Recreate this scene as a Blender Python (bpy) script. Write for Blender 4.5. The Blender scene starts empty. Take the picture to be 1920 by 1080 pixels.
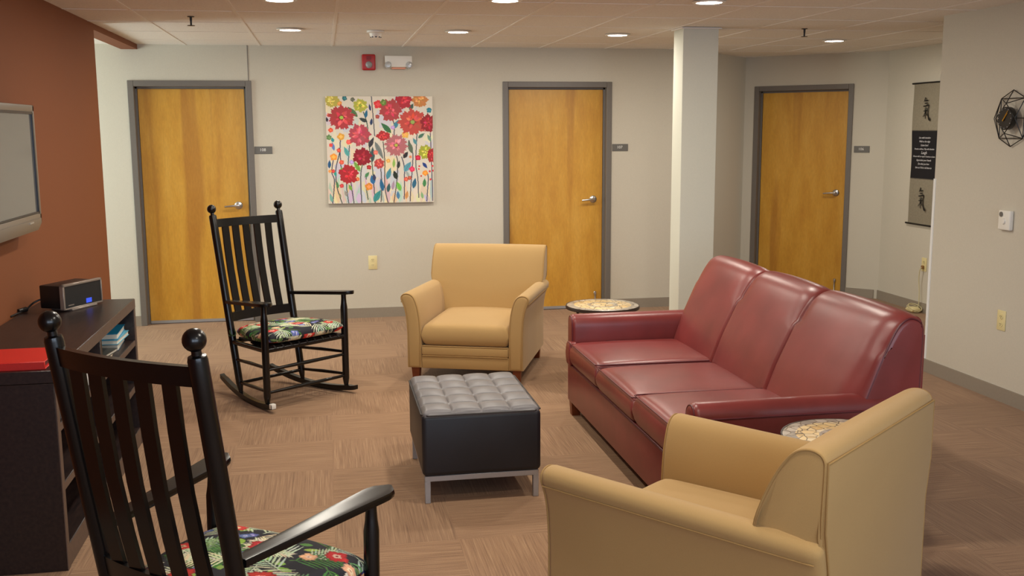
import bpy, bmesh, math, random
import numpy as np
from mathutils import Vector, Matrix
C = bpy.context.scene
COL = C.collection
PI = math.pi
random.seed(7)

# ------------------------------------------------------------------ camera
F_PX, PITCH, ROLL, YAW, CAM_H = 1921.6, 0.15262, -0.00534, 0.18069, 1.668
cam = bpy.data.cameras.new('camera'); cam_o = bpy.data.objects.new('camera', cam); COL.objects.link(cam_o)
fw = Vector((math.sin(YAW)*math.cos(PITCH), math.cos(YAW)*math.cos(PITCH), -math.sin(PITCH)))
rt = Vector((math.cos(YAW), -math.sin(YAW), 0)); up = rt.cross(fw)
rt2 = rt*math.cos(ROLL) + up*math.sin(ROLL); up2 = -rt*math.sin(ROLL) + up*math.cos(ROLL)
m = Matrix((rt2, up2, -fw)).transposed().to_4x4(); m.translation = (0, 0, CAM_H)
cam_o.matrix_world = m
cam.sensor_width = 36; cam.lens = 36*F_PX/1920; cam.clip_start = .05
C.camera = cam_o
# ------------------------------------------------------------------ view, world, daylight
C.view_settings.view_transform = 'Standard'; C.view_settings.look = 'None'
C.view_settings.gamma = 1; C.view_settings.use_curve_mapping = False
C.view_settings.exposure = 0.0
W = bpy.data.worlds.new('world'); C.world = W; W.use_nodes = True
W.node_tree.nodes['Background'].inputs[0].default_value = (.75, .86, 1, 1)
W.node_tree.nodes['Background'].inputs[1].default_value = .4
LAMP_W, LAMP_COL = 15.5, (1, .925, .80)
DAY_COL = (.66, .80, 1.0)
def area(name, loc, rot, sx, sy, power, col):
    l = bpy.data.lights.new(name, 'AREA'); l.shape = 'RECTANGLE'; l.size = sx; l.size_y = sy
    l.energy = power; l.color = col
    o = bpy.data.objects.new(name, l); COL.objects.link(o); o.location = loc; o.rotation_euler = rot
    return o
# daylight entering by the windows of the wall behind the camera and of the side hall
for wx in (-.55, 1.35, 3.1):
    area('window_daylight', (wx, -2.62, 1.45), (PI/2, 0, 0), 1.25, 1.35, 46, DAY_COL)
area('hall_daylight', (-3.72, 8.35, 1.45), (PI/2, 0, -PI/2), 1.1, 1.4, 72, (.86, .97, .92))

# ------------------------------------------------------------------ helpers
def lin(r, g, b):
    f = lambda c: (c/255/12.92 if c/255 <= .04045 else ((c/255+.055)/1.055)**2.4)
    return (f(r), f(g), f(b), 1)
def smooth(me, ang=38):
    me.polygons.foreach_set('use_smooth', [True]*len(me.polygons))
    me.set_sharp_from_angle(angle=math.radians(ang))
def obj(name, bm, mat, parent=None, ang=38, flat=False):
    bmesh.ops.recalc_face_normals(bm, faces=bm.faces)
    me = bpy.data.meshes.new(name); bm.to_mesh(me); bm.free()
    if not flat: smooth(me, ang)
    o = bpy.data.objects.new(name, me); COL.objects.link(o)
    for mm in (mat if isinstance(mat, (list, tuple)) else [mat]): me.materials.append(mm)
    if parent: o.parent = parent
    return o
def tag(o, label=None, cat=None, group=None, kind=None):
    if label: o['label'] = label
    if cat: o['category'] = cat
    if group: o['group'] = group
    if kind: o['kind'] = kind
    return o
def empty(name, loc=(0, 0, 0), rz=0, rx=0):
    o = bpy.data.objects.new(name, None); COL.objects.link(o)
    o.location = loc; o.rotation_euler = (rx, 0, rz); o.empty_display_size = .1
    return o
def copy_tree(o, parent=None):
    c = o.copy(); COL.objects.link(c); c.parent = parent
    for ch in list(o.children): copy_tree(ch, c)
    return c
def B(): return bmesh.new()
def box(bm, x0, x1, y0, y1, z0, z1, bev=0, seg=3):
    r = bmesh.ops.create_cube(bm, size=1)
    vs = r['verts']
    for v in vs:
        v.co = ((x0+x1)/2+v.co.x*(x1-x0), (y0+y1)/2+v.co.y*(y1-y0), (z0+z1)/2+v.co.z*(z1-z0))
    if bev:
        es = list({e for v in vs for e in v.link_edges})
        bmesh.ops.bevel(bm, geom=es, offset=bev, segments=seg, affect='EDGES', profile=.5)
    return bm
def ring_tube(bm, pts, rad, n=10, closed=False, cap=True, flat=None):
    """tube along pts; rad number or list; flat=(sx,sy) scales the section"""
    pts = [Vector(p) for p in pts]; k = len(pts)
    rads = rad if isinstance(rad, (list, tuple)) else [rad]*k
    rings = []; ref = None
    for i, p in enumerate(pts):
        if closed: t = pts[(i+1) % k]-pts[i-1]
        else: t = pts[min(i+1, k-1)]-pts[max(i-1, 0)]
        t.normalize()
        if ref is None:
            ref = Vector((0, 0, 1)) if abs(t.z) < .9 else Vector((0, 1, 0))
        a = t.cross(ref)
        if a.length < 1e-6: a = t.orthogonal()
        a.normalize(); b = a.cross(t).normalized()
        ref = b
        sx, sy = flat if flat else (1, 1)
        rings.append([bm.verts.new(p+(a*math.cos(2*PI*j/n)*sx+b*math.sin(2*PI*j/n)*sy)*rads[i]) for j in range(n)])
    for i in range(k if closed else k-1):
        A, D = rings[i], rings[(i+1) % k]
        for j in range(n):
            bm.faces.new((A[j], A[(j+1) % n], D[(j+1) % n], D[j]))
    if cap and not closed:
        bm.faces.new(rings[0][::-1]); bm.faces.new(rings[-1])
    return bm
def lathe(bm, prof, center=(0, 0, 0), axis='z', n=24):
    """prof: list of (r, h)"""
    cx, cy, cz = center; rings = []
    for r, h in prof:
        ring = []
        if r < 1e-6:
            p = (0, 0, h); ring = [p]
        else:
            ring = [(r*math.cos(2*PI*j/n), r*math.sin(2*PI*j/n), h) for j in range(n)]
        out = []
        for (x, y, z) in ring:
            if axis == 'y': x, y, z = x, z, y
            if axis == 'x': x, y, z = z, x, y
            out.append(bm.verts.new((cx+x, cy+y, cz+z)))
        rings.append(out)
    for A, D in zip(rings[:-1], rings[1:]):
        if len(A) == 1 and len(D) == 1: continue
        for j in range(n):
            if len(A) == 1: bm.faces.new((A[0], D[(j+1) % n], D[j]))
            elif len(D) == 1: bm.faces.new((A[j], A[(j+1) % n], D[0]))
            else: bm.faces.new((A[j], A[(j+1) % n], D[(j+1) % n], D[j]))
    if len(rings[0]) > 1: bm.faces.new(rings[0][::-1])
    if len(rings[-1]) > 1: bm.faces.new(rings[-1])
    return bm
def loft(bm, sections, caps=True):
    """sections: list of equal length rings of 3d points"""
    rs = [[bm.verts.new(p) for p in s] for s in sections]
    n = len(rs[0])
    for A, D in zip(rs[:-1], rs[1:]):
        for j in range(n): bm.faces.new((A[j], A[(j+1) % n], D[(j+1) % n], D[j]))
    if caps: bm.faces.new(rs[0][::-1]); bm.faces.new(rs[-1])
    return bm
def inset_profile(prof, d):
    """shrink a closed 2d outline by d along its normals"""
    n = len(prof); A = sum(prof[i][0]*prof[(i+1) % n][1]-prof[(i+1) % n][0]*prof[i][1] for i in range(n))
    s = 1 if A > 0 else -1; out = []
    for i in range(n):
        p0, p, p1 = Vector(prof[i-1]), Vector(prof[i]), Vector(prof[(i+1) % n])
        t0 = (p-p0).normalized(); t1 = (p1-p).normalized()
        n0 = Vector((-t0.y, t0.x))*s; n1 = Vector((-t1.y, t1.x))*s
        nn = n0+n1
        nn = nn.normalized() if nn.length > 1e-4 else n0
        k = 1/max(.5, nn.dot(n0))
        q = p+nn*d*k; out.append((q.x, q.y))
    return out
def prism(bm, prof, a, b, axis, round_=0.0, seg=4, crown=0.0, mid=0):
    """closed outline swept from a to b along axis, its two ends rounded over; axis 'x': outline is (y,z); 'y': (x,z)"""
    st = []
    if round_ > 0:
        for i in range(seg+1):
            t = i/seg*PI/2; st.append((a+round_*(1-math.sin(t)), round_*(1-math.cos(t))))
        st = sorted(st)
        st2 = [(a+b-x, d) for x, d in st][::-1]
        mids = [(a+round_+(b-a-2*round_)*i/(mid+1), 0) for i in range(1, mid+1)]
        st = st+mids+st2
    else: st = [(a, 0)]+[(a+(b-a)*i/(mid+1), 0) for i in range(1, mid+1)]+[(b, 0)]
    secs = []
    for x, d in st:
        d2 = d-crown*max(0, 1-((x-(a+b)/2)/((b-a)/2))**2)
        pr = inset_profile(prof, d2) if abs(d2) > 1e-6 else prof
        secs.append([(x, p[0], p[1]) if axis == 'x' else (p[0], x, p[1]) if axis == 'y' else (p[0], p[1], x) for p in pr])
    return loft(bm, secs)
def spline(pts, n=6, closed=False):
    """Catmull-Rom through points"""
    P = [Vector(p) for p in pts]; k = len(P); out = []
    for i in range(k if closed else k-1):
        if closed: p0, p1, p2, p3 = P[i-1], P[i], P[(i+1) % k], P[(i+2) % k]
        else: p0, p1, p2, p3 = P[max(i-1, 0)], P[i], P[i+1], P[min(i+2, k-1)]
        for j in range(n):
            t = j/n
            out.append(.5*((2*p1)+(p2-p0)*t+(2*p0-5*p1+4*p2-p3)*t*t+(3*p1-p0-3*p2+p3)*t**3))
    if not closed: out.append(P[-1])
    return out
def pillow(bm, x0, x1, y0, y1, z0, z1, crown=.02, n=28, pw=8, corner=.9):
    """soft box: flat-ish faces, rounded rim, crowned top"""
    top = []; bot = []
    hz = (z1-z0)/2; cz = (z0+z1)/2
    us = [math.sin((i/n*2-1)*PI/2) for i in range(n+1)]
    for iu in us:
        rt_, rb_ = [], []
        for iv in us:
            e = (max(0, 1-abs(iu)**pw)*max(0, 1-abs(iv)**pw))**.5
            c = crown*(1-iu*iu)*(1-iv*iv)
            x = (x0+x1)/2+(x1-x0)/2*iu; y = (y0+y1)/2+(y1-y0)/2*iv
            a = bm.verts.new((x, y, cz+hz*e+c)); rt_.append(a)
            edge = abs(iu) > .99999 or abs(iv) > .99999
            rb_.append(a if edge else bm.verts.new((x, y, cz-hz*e)))
        top.append(rt_); bot.append(rb_)
    for i in range(n):
        for j in range(n):
            bm.faces.new((top[i][j], top[i+1][j], top[i+1][j+1], top[i][j+1]))
            q = (bot[i][j], bot[i][j+1], bot[i+1][j+1], bot[i+1][j])
            try: bm.faces.new(q)
            except ValueError: pass
    return bm
def text_mesh(body, size, mat, name, align='CENTER', shear=0, ext=.0004):
    cu = bpy.data.curves.new(name, 'FONT'); cu.body = body; cu.size = size; cu.align_x = align; cu.align_y = 'CENTER'
    cu.extrude = ext; cu.shear = shear; cu.resolution_u = 3
    t = bpy.data.objects.new(name, cu); COL.objects.link(t)
    dg = bpy.context.evaluated_depsgraph_get(); dg.update()
    me = bpy.data.meshes.new_from_object(t.evaluated_get(dg)); bpy.data.objects.remove(t)
    me.name = name; me.materials.clear(); me.materials.append(mat)
    o = bpy.data.objects.new(name, me); COL.objects.link(o)
    return o

# ------------------------------------------------------------------ materials
def mat(name, col, rough=.6, metal=0, coat=0, sheen=0, spec=.5, emit=None, estr=0):
    M = bpy.data.materials.new(name); M.use_nodes = True
    b = M.node_tree.nodes['Principled BSDF']
    b.inputs['Base Color'].default_value = col; b.inputs['Roughness'].default_value = rough
    b.inputs['Metallic'].default_value = metal; b.inputs['Coat Weight'].default_value = coat
    b.inputs['Sheen Weight'].default_value = sheen; b.inputs['Specular IOR Level'].default_value = spec
    if emit: b.inputs['Emission Color'].default_value = emit; b.inputs['Emission Strength'].default_value = estr
    M['b'] = 0
    return M
class N:
    def __init__(s, M): s.t = M.node_tree; s.b = s.t.nodes['Principled BSDF']
    def new(s, typ, **kw):
        n = s.t.nodes.new(typ)
        for k, v in kw.items():
            if hasattr(n, k): setattr(n, k, v)
        return n
    def link(s, a, b): s.t.links.new(a, b)
    def coord(s, kind='Object', scale=(1, 1, 1), loc=(0, 0, 0)):
        c = s.new('ShaderNodeTexCoord'); mp = s.new('ShaderNodeMapping')
        mp.inputs['Scale'].default_value = scale; mp.inputs['Location'].default_value = loc
        s.link(c.outputs[kind], mp.inputs['Vector']); return mp.outputs[0]
    def noise(s, vec, scale, detail=3, rough=.5):
        n = s.new('ShaderNodeTexNoise'); n.inputs['Scale'].default_value = scale
        n.inputs['Detail'].default_value = detail; n.inputs['Roughness'].default_value = rough
        s.link(vec, n.inputs['Vector']); return n.outputs['Fac']
    def ramp(s, fac, stops):
        r = s.new('ShaderNodeValToRGB'); e = r.color_ramp.elements
        while len(e) < len(stops): e.new(.5)
        for k, (p, c) in zip(e, stops): k.position = p; k.color = c
        s.link(fac, r.inputs[0]); return r.outputs[0]
    def math(s, op, a, b=None, c=None):
        n = s.new('ShaderNodeMath'); n.operation = op
        for i, v in enumerate((a, b, c)):
            if v is None: continue
            if isinstance(v, (int, float)): n.inputs[i].default_value = v
            else: s.link(v, n.inputs[i])
        return n.outputs[0]
    def mix(s, f, a, b, blend='MIX'):
        n = s.new('ShaderNodeMix'); n.data_type = 'RGBA'; n.blend_type = blend
        for sock, v in ((n.inputs[0], f), (n.inputs[6], a), (n.inputs[7], b)):
            if isinstance(v, (int, float)): sock.default_value = v
            elif isinstance(v, tuple): sock.default_value = v
            else: s.link(v, sock)
        return n.outputs[2]
    def bump(s, h, strength=.2, dist=.002):
        b = s.new('ShaderNodeBump'); b.inputs['Strength'].default_value = strength; b.inputs['Distance'].default_value = dist
        s.link(h, b.inputs['Height']); s.link(b.outputs[0], s.b.inputs['Normal'])
    def color(s, c): s.link(c, s.b.inputs['Base Color'])
def speckled(name, col, rough, scale, amt=.06, bump=.15, dist=.001, **kw):
    M = mat(name, col, rough, **kw); n = N(M); v = n.coord()
    f = n.noise(v, scale, 4)
    a = tuple(max(0, c*(1-amt)) for c in col[:3])+(1,); b = tuple(min(1, c*(1+amt)) for c in col[:3])+(1,)
    n.color(n.ramp(f, [(.3, a), (.7, b)])); n.bump(f, bump, dist)
    return M
M_wall = speckled('wall_paint', lin(205, 199, 184), .85, 160, .03, .12)
M_orange = speckled('orange_paint', lin(128, 70, 32), .75, 150, .04, .12)
M_column = speckled('column_paint', lin(214, 214, 200), .8, 160, .02, .1)
M_base = speckled('vinyl_base', lin(148, 138, 124), .55, 60, .03, .05)
M_guard = mat('corner_guard', lin(238, 240, 240), .35)
M_frame = speckled('frame_paint', lin(112, 106, 100), .45, 90, .03, .05)
M_chrome = mat('brushed_metal', lin(205, 205, 205), .28, 1)
M_black = speckled('black_paint', lin(9, 8, 9), .26, 40, .1, .05)
M_darkwood = None
M_white = mat('white_plastic', lin(236, 234, 226), .4)
M_ivory = mat('ivory_plastic', lin(228, 214, 160), .4)
M_dark = mat('dark_plastic', lin(22, 20, 20), .4)
M_red = mat('red_plastic', lin(176, 22, 26), .4)
M_clear = mat('clear_lens', lin(225, 228, 232), .12)
M_clear.node_tree.nodes['Principled BSDF'].inputs['Transmission Weight'].default_value = .6
M_tan = speckled('tan_upholstery', lin(178, 144, 90), .85, 900, .08, .25, .0006, sheen=.15)
M_piping = speckled('tan_piping', lin(166, 132, 80), .8, 600, .08, .2, .0005)
M_seam = mat('dark_seam', lin(88, 62, 34), .8)
M_leg = speckled('brown_wood_leg', lin(120, 58, 26), .45, 30, .15, .05)
M_steel = speckled('silver_metal', lin(178, 180, 184), .38, 200, .03, .02, metal=.6)
M_sign = mat('sign_grey', lin(104, 102, 98), .5)
M_signtext = mat('sign_lettering', lin(236, 236, 232), .5)
def leather(name, col, rough, coat=.0):
    M = mat(name, col, rough, coat=coat); n = N(M); v = n.coord()
    f = n.noise(v, 420, 2); g = n.noise(v, 5, 3)
    d = tuple(c*.82 for c in col[:3])+(1,); e = tuple(min(1, c*1.12) for c in col[:3])+(1,)
    n.color(n.ramp(g, [(.3, d), (.7, e)]))
    n.bump(n.math('ADD', n.math('MULTIPLY', f, .30), n.math('MULTIPLY', g, 1.6)), .30, .002)
    return M
M_burg = leather('burgundy_leather', lin(126, 52, 50), .33)
M_burgpipe = mat('burgundy_piping', lin(92, 30, 36), .45)
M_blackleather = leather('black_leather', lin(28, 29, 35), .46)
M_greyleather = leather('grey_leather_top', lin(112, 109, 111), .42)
M_stitch = mat('tuft_seam', lin(52, 48, 46), .7)
def wood_door(name):
    M = mat(name, (1, 1, 1, 1), .38); n = N(M)
    tc = n.new('ShaderNodeTexCoord'); oi = n.new('ShaderNodeObjectInfo')
    sep = n.new('ShaderNodeSeparateXYZ'); n.link(tc.outputs['Object'], sep.inputs[0])
    cmb = n.new('ShaderNodeCombineXYZ')
    off = n.math('MULTIPLY', oi.outputs['Random'], 40)
    n.link(n.math('ADD', n.math('MULTIPLY', sep.outputs[0], 1.0), off), cmb.inputs[0])
    n.link(n.math('MULTIPLY', sep.outputs[2], .05), cmb.inputs[2])
    n.link(off, cmb.inputs[1])
    broad = n.noise(cmb.outputs[0], 7, 2)
    c2 = n.new('ShaderNodeCombineXYZ')
    n.link(n.math('ADD', sep.outputs[0], off), c2.inputs[0]); n.link(n.math('MULTIPLY', sep.outputs[2], .22), c2.inputs[2])
    fig = n.noise(c2.outputs[0], 9, 5, .6)
    fine = n.noise(c2.outputs[0], 90, 3, .6)
    base = n.ramp(fig, [(.25, lin(198, 140, 46)), (.5, lin(212, 157, 56)), (.75, lin(222, 170, 72))])
    streak = n.ramp(broad, [(.58, (0, 0, 0, 1)), (.68, (1, 1, 1, 1))])
    c = n.mix(n.math('MULTIPLY', streak, .55), base, lin(164, 102, 34))
    fm = n.ramp(fine, [(.3, (.86, .86, .86, 1)), (.7, (1, 1, 1, 1))])
    n.color(n.mix(1.0, c, fm, 'MULTIPLY'))
    return M
M_door = wood_door('maple_veneer')
def dark_wood():
    M = mat('espresso_wood', lin(38, 26, 24), .35); n = N(M)
    v = n.coord(scale=(12, 1.2, 12)); f = n.noise(v, 6, 4)
    n.color(n.ramp(f, [(.3, lin(26, 17, 18)), (.7, lin(48, 34, 30))])); n.bump(f, .08, .001)
    return M
M_darkwood = dark_wood()
M_darkedge = speckled('espresso_edge', lin(92, 74, 64), .5, 60, .12, .05)
def carpet():
    M = mat('carpet_tiles', (1, 1, 1, 1), .95, sheen=.1); n = N(M)
    tc = n.new('ShaderNodeTexCoord'); sep = n.new('ShaderNodeSeparateXYZ'); n.link(tc.outputs['Object'], sep.inputs[0])
    X, Y = sep.outputs[0], sep.outputs[1]
    T = .5
    tx = n.math('FLOOR', n.math('DIVIDE', X, T)); ty = n.math('FLOOR', n.math('DIVIDE', Y, T))
    par = n.math('MODULO', n.math('ABSOLUTE', n.math('ADD', tx, ty)), 2)
    idv = n.new('ShaderNodeCombineXYZ'); n.link(tx, idv.inputs[0]); n.link(ty, idv.inputs[1])
    wn = n.new('ShaderNodeTexWhiteNoise'); n.link(idv.outputs[0], wn.inputs['Vector']); rnd = wn.outputs['Value']
    # across / along the ribs of this tile
    acr = n.math('ADD', n.math('MULTIPLY', X, n.math('SUBTRACT', 1, par)), n.math('MULTIPLY', Y, par))
    alo = n.math('ADD', n.math('MULTIPLY', Y, n.math('SUBTRACT', 1, par)), n.math('MULTIPLY', X, par))
    v = n.new('ShaderNodeCombineXYZ')
    n.link(n.math('MULTIPLY', acr, 1.0), v.inputs[0]); n.link(n.math('MULTIPLY', alo, .025), v.inputs[1])
    n.link(n.math('MULTIPLY', rnd, 9), v.inputs[2])
    rib = n.noise(v.outputs[0], 150, 2, .6)
    v2 = n.new('ShaderNodeCombineXYZ'); n.link(acr, v2.inputs[0]); n.link(n.math('MULTIPLY', alo, .10), v2.inputs[1]); n.link(rnd, v2.inputs[2])
    wide = n.noise(v2.outputs[0], 26, 2, .5)
    tuft = n.noise(tc.outputs['Object'], 260, 2)
    f = n.math('ADD', n.math('MULTIPLY', rib, .68), n.math('MULTIPLY', tuft, .32))
    c = n.ramp(f, [(.28, lin(116, 86, 61)), (.46, lin(143, 110, 81)), (.56, lin(152, 119, 88)), (.74, lin(176, 143, 110))])
    c = n.mix(n.math('MULTIPLY', n.math('SUBTRACT', wide, .35), .22), c, lin(112, 78, 52))
    k = n.math('ADD', .92, n.math('MULTIPLY', rnd, .12))
    kk = n.new('ShaderNodeCombineColor')
    for i in range(3): n.link(k, kk.inputs[i])
    n.color(n.mix(1.0, c, kk.outputs[0], 'MULTIPLY'))
    # tile joints and pile
    fx = n.math('ABSOLUTE', n.math('SUBTRACT', n.math('FRACT', n.math('DIVIDE', X, T)), .5))
    fy = n.math('ABSOLUTE', n.math('SUBTRACT', n.math('FRACT', n.math('DIVIDE', Y, T)), .5))
    j = n.math('GREATER_THAN', n.math('MAXIMUM', fx, fy), .497)
    n.bump(n.math('SUBTRACT', f, n.math('MULTIPLY', j, .5)), .6, .004)
    return M
M_carpet = carpet()
def ceiling_mat():
    M = mat('ceiling_tile', lin(206, 190, 168), .95); n = N(M); v = n.coord()
    a = n.noise(v, 240, 3, .7); b = n.noise(v, 60, 2)
    f = n.math('ADD', n.math('MULTIPLY', a, .7), n.math('MULTIPLY', b, .3))
    n.color(n.ramp(f, [(.33, lin(210, 204, 196)), (.48, lin(234, 229, 222)), (.7, lin(240, 236, 230))])); n.bump(f, .4, .002)
    return M
M_ceil = ceiling_mat()
M_grid = mat('ceiling_grid', lin(236, 231, 224), .7)
M_lampon = mat('lamp_diffuser', (1, 1, 1, 1), .5, emit=(1, .93, .80, 1), estr=14)
M_trimring = mat('lamp_trim', lin(232, 226, 214), .4)
def mosaic(name):
    M = mat(name, (1, 1, 1, 1), .3); n = N(M)
    tc = n.new('ShaderNodeTexCoord'); sep = n.new('ShaderNodeSeparateXYZ'); n.link(tc.outputs['Object'], sep.inputs[0])
    r = n.math('SQRT', n.math('ADD', n.math('MULTIPLY', sep.outputs[0], sep.outputs[0]), n.math('MULTIPLY', sep.outputs[1], sep.outputs[1])))
    vo = n.new('ShaderNodeTexVoronoi'); vo.inputs['Scale'].default_value = 26; n.link(tc.outputs['Object'], vo.inputs['Vector'])
    ve = n.new('ShaderNodeTexVoronoi'); ve.feature = 'DISTANCE_TO_EDGE'; ve.inputs['Scale'].default_value = 26; n.link(tc.outputs['Object'], ve.inputs['Vector'])
    s2 = n.new('ShaderNodeSeparateColor'); n.link(vo.outputs['Color'], s2.inputs[0])
    warm = n.ramp(s2.outputs[0], [(0, lin(214, 178, 116)), (.35, lin(236, 212, 160)), (.65, lin(222, 196, 150)), (1, lin(240, 228, 196))])
    grey = n.ramp(s2.outputs[1], [(0, lin(150, 142, 132)), (1, lin(196, 186, 172))])
    ringm = n.math('ADD', n.math('GREATER_THAN', r, .185), n.math('MULTIPLY', n.math('GREATER_THAN', r, .075), n.math('LESS_THAN', r, .10)))
    c = n.mix(ringm, warm, grey)
    g = n.math('LESS_THAN', ve.outputs['Distance'], .045)
    n.color(n.mix(g, c, lin(120, 106, 86)))
    return M
M_mosaic = mosaic('stone_mosaic')
M_rim = mat('dark_rim', lin(58, 46, 40), .4)
M_iron = mat('black_iron', lin(20, 18, 17), .5)
M_vcol = {}
def vcol_mat(name, rough, bump=0):
    M = mat(name, (1, 1, 1, 1), rough); n = N(M)
    a = n.new('ShaderNodeAttribute'); a.attribute_name = 'print'; n.color(a.outputs['Color'])
    if bump: n.bump(n.noise(n.coord(), bump, 2), .2, .0006)
    return M
M_print = vcol_mat('tropical_print', .85, 700)
M_canvas = vcol_mat('painted_canvas', .7, 500)
M_canvas_edge = mat('canvas_edge', lin(196, 186, 166), .8)
M_scroll = speckled('grey_scroll_cloth', lin(142, 134, 116), .9, 70, .10, .3, .001)
M_scrolldark = speckled('black_scroll_cloth', lin(16, 14, 20), .85, 300, .1, .2, .0005)
M_ink = mat('black_ink', lin(16, 14, 14), .7)
M_chalk = mat('white_script', lin(226, 224, 228), .7)
M_gold = mat('gold', lin(214, 160, 50), .3, .8)
M_wire = mat('black_wire', lin(16, 15, 15), .45)
M_screen = mat('tv_screen', lin(92, 90, 86), .12, coat=.4)
M_bezel = mat('tv_bezel', lin(124, 116, 106), .38)
M_bezeldark = mat('tv_inner_bezel', lin(24, 18, 22), .3)
M_radioframe = mat('radio_frame', lin(150, 138, 128), .35, .4)
M_grille = speckled('speaker_grille', lin(26, 26, 27), .6, 900, .4, .3, .0006)
M_lcd = mat('blue_display', lin(30, 50, 140), .3, emit=lin(60, 90, 230), estr=.9)

# ------------------------------------------------------------------ setting
H = 2.399
YB = 9.227            # back wall plane
X8, X7, DW, DH = -1.598, 1.609, 1.016, 2.101
XL, XR = -1.5, 4.065
YN = -2.6
def struct(name, bm, M, label, cat, flat=True):
    o = obj(name, bm, M, flat=flat); return tag(o, label, cat, kind='structure')
bm = B(); box(bm, -4, 6, YN-.2, 11, -.1, 0); struct('floor', bm, M_carpet, 'brown carpet tile floor laid with ribs turned in alternate directions', 'floor')
bm = B(); box(bm, -4, 6, YN-.2, 11, H, H+.08); struct('ceiling', bm, M_ceil, 'speckled beige lay-in tile ceiling', 'ceiling')
bm = B()
k = -7
for k in range(-7, 10):
    x = .112+.6125*k
    if -3.9 < x < 5.95: box(bm, x-.010, x+.010, YN, 10.9, H-.003, H+.002)
for k in range(-14, 8):
    y = 6.67+.685*k
    box(bm, -3.95, 5.95, y-.005, y+.005, H-.002, H+.002)
struct('trim_1', bm, M_grid, 'pale metal grid of bars between the ceiling tiles', 'ceiling grid')
# back wall with two door openings
bm = B(); e = .03
for x0, x1, z0 in ((-3.8, X8+e, 0), (X8+e, X8+DW-e, DH-e), (X8+DW-e, X7+e, 0), (X7+e, X7+DW-e, DH-e), (X7+DW-e, 3.347, 0)):
    box(bm, x0, x1, YB, YB+.14, z0, H)
struct('wall_back', bm, M_wall, 'long cream wall holding two wooden doors and the flower painting', 'wall')
# angled bay: wall going away, door wall coming back, hall wall
P0 = Vector((3.347, YB)); P1 = Vector((4.34, 10.22)); P2 = Vector((5.335, 9.225))
def wall_seg(name, a, b, openings, label, t=.14):
    d = (b-a); L = d.length; bm = B(); cur = 0
    for o0, o1 in openings:
        box(bm, cur, o0+e, 0, t, 0, H); box(bm, o0+e, o1-e, 0, t, DH-e, H); cur = o1-e
    box(bm, cur, L, 0, t, 0, H)
    o = struct(name, bm, M_wall, label, 'wall'); o.location = (a.x, a.y, 0); o.rotation_euler = (0, 0, math.atan2(d.y, d.x)); return o
wall_seg('wall_bay', P0, P1, [], 'short cream wall angling away behind the column')
S6 = .107
wall_seg('wall_bay_door', P1, P2+(P2-P1).normalized()*.05, [(S6, S6+DW)], 'angled cream wall holding the right-hand door')
bm = B(); box(bm, 5.36, 5.5, -.5, 9.25, 0, H); struct('wall_hall', bm, M_wall, 'cream hall wall on which the grey scroll hangs', 'wall')
bm = B(); box(bm, XR, XR+.14, YN, 6.33, 0, H); struct('wall_right', bm, M_wall, 'cream wall at right holding the wire clock', 'wall')
bm = B(); box(bm, XL-.13, XL, YN, 7.53, 0, H); struct('wall_left', bm, M_orange, 'burnt orange wall at left behind the television', 'wall')
bm = B(); box(bm, XL-.13, XL, 7.53, YB, 2.357, H); struct('trim_2', bm, M_orange, 'orange painted header strip running from the orange wall to the back wall', 'header')
bm = B(); box(bm, XR, 5.36, -.62, -.5, 0, H); struct('wall_hall_end', bm, M_wall, 'cream wall closing the hall', 'wall')
# rear wall with windows, side hall wall with window
bm = B(); wins = [(-1.2, .1), (.7, 2.0), (2.45, 3.75)]
cur = XL-.13
for a, b in wins:
    box(bm, cur, a, YN-.14, YN, 0, H); box(bm, a, b, YN-.14, YN, 0, .75); box(bm, a, b, YN-.14, YN, 2.15, H); cur = b
box(bm, cur, XR+.14, YN-.14, YN, 0, H)
struct('wall_rear', bm, M_wall, 'cream wall with windows behind the camera', 'wall')
for i, (a, b) in enumerate(wins):
    bm = B()
    for q in ((a, a+.04, .75, 2.15), (b-.04, b, .75, 2.15), (a, b, .75, .79), (a, b, 2.11, 2.15), ((a+b)/2-.02, (a+b)/2+.02, .75, 2.15)):
        box(bm, q[0], q[1], YN-.12, YN-.06, q[2], q[3])
    struct('window_%d' % (i+1), bm, M_frame, 'grey framed window in the wall behind the camera', 'window')
bm = B(); box(bm, -3.8, -3.66, 5.5, 7.7, 0, H); box(bm, -3.8, -3.66, 9.0, YB+.14, 0, H); box(bm, -3.8, -3.66, 7.7, 9.0, 0, .75); box(bm, -3.8, -3.66, 7.7, 9.0, 2.15, H)
struct('wall_side_hall', bm, M_wall, 'cream end wall of the side hall with a window', 'wall')
bm = B(); box(bm, -3.8, XL-.13, 5.36, 5.5, 0, H); struct('wall_side_hall_near', bm, M_wall, 'cream near wall of the side hall', 'wall')
# column
bm = B(); box(bm, 2.588, 2.858, 7.235, 7.44, 0, H, .004, 2); struct('column', bm, M_column, 'slim square cream column standing behind the burgundy sofa', 'column')
bm = B(); box(bm, 2.572, 2.874, 7.219, 7.456, H-.012, H-.004); struct('trim_3', bm, M_grid, 'thin angle trim where the column meets the ceiling', 'trim')
bm = B(); box(bm, 2.58, 2.866, 7.227, 7.448, 0, .09); struct('baseboard_column', bm, M_base, 'grey vinyl base around the column', 'baseboard')
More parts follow.
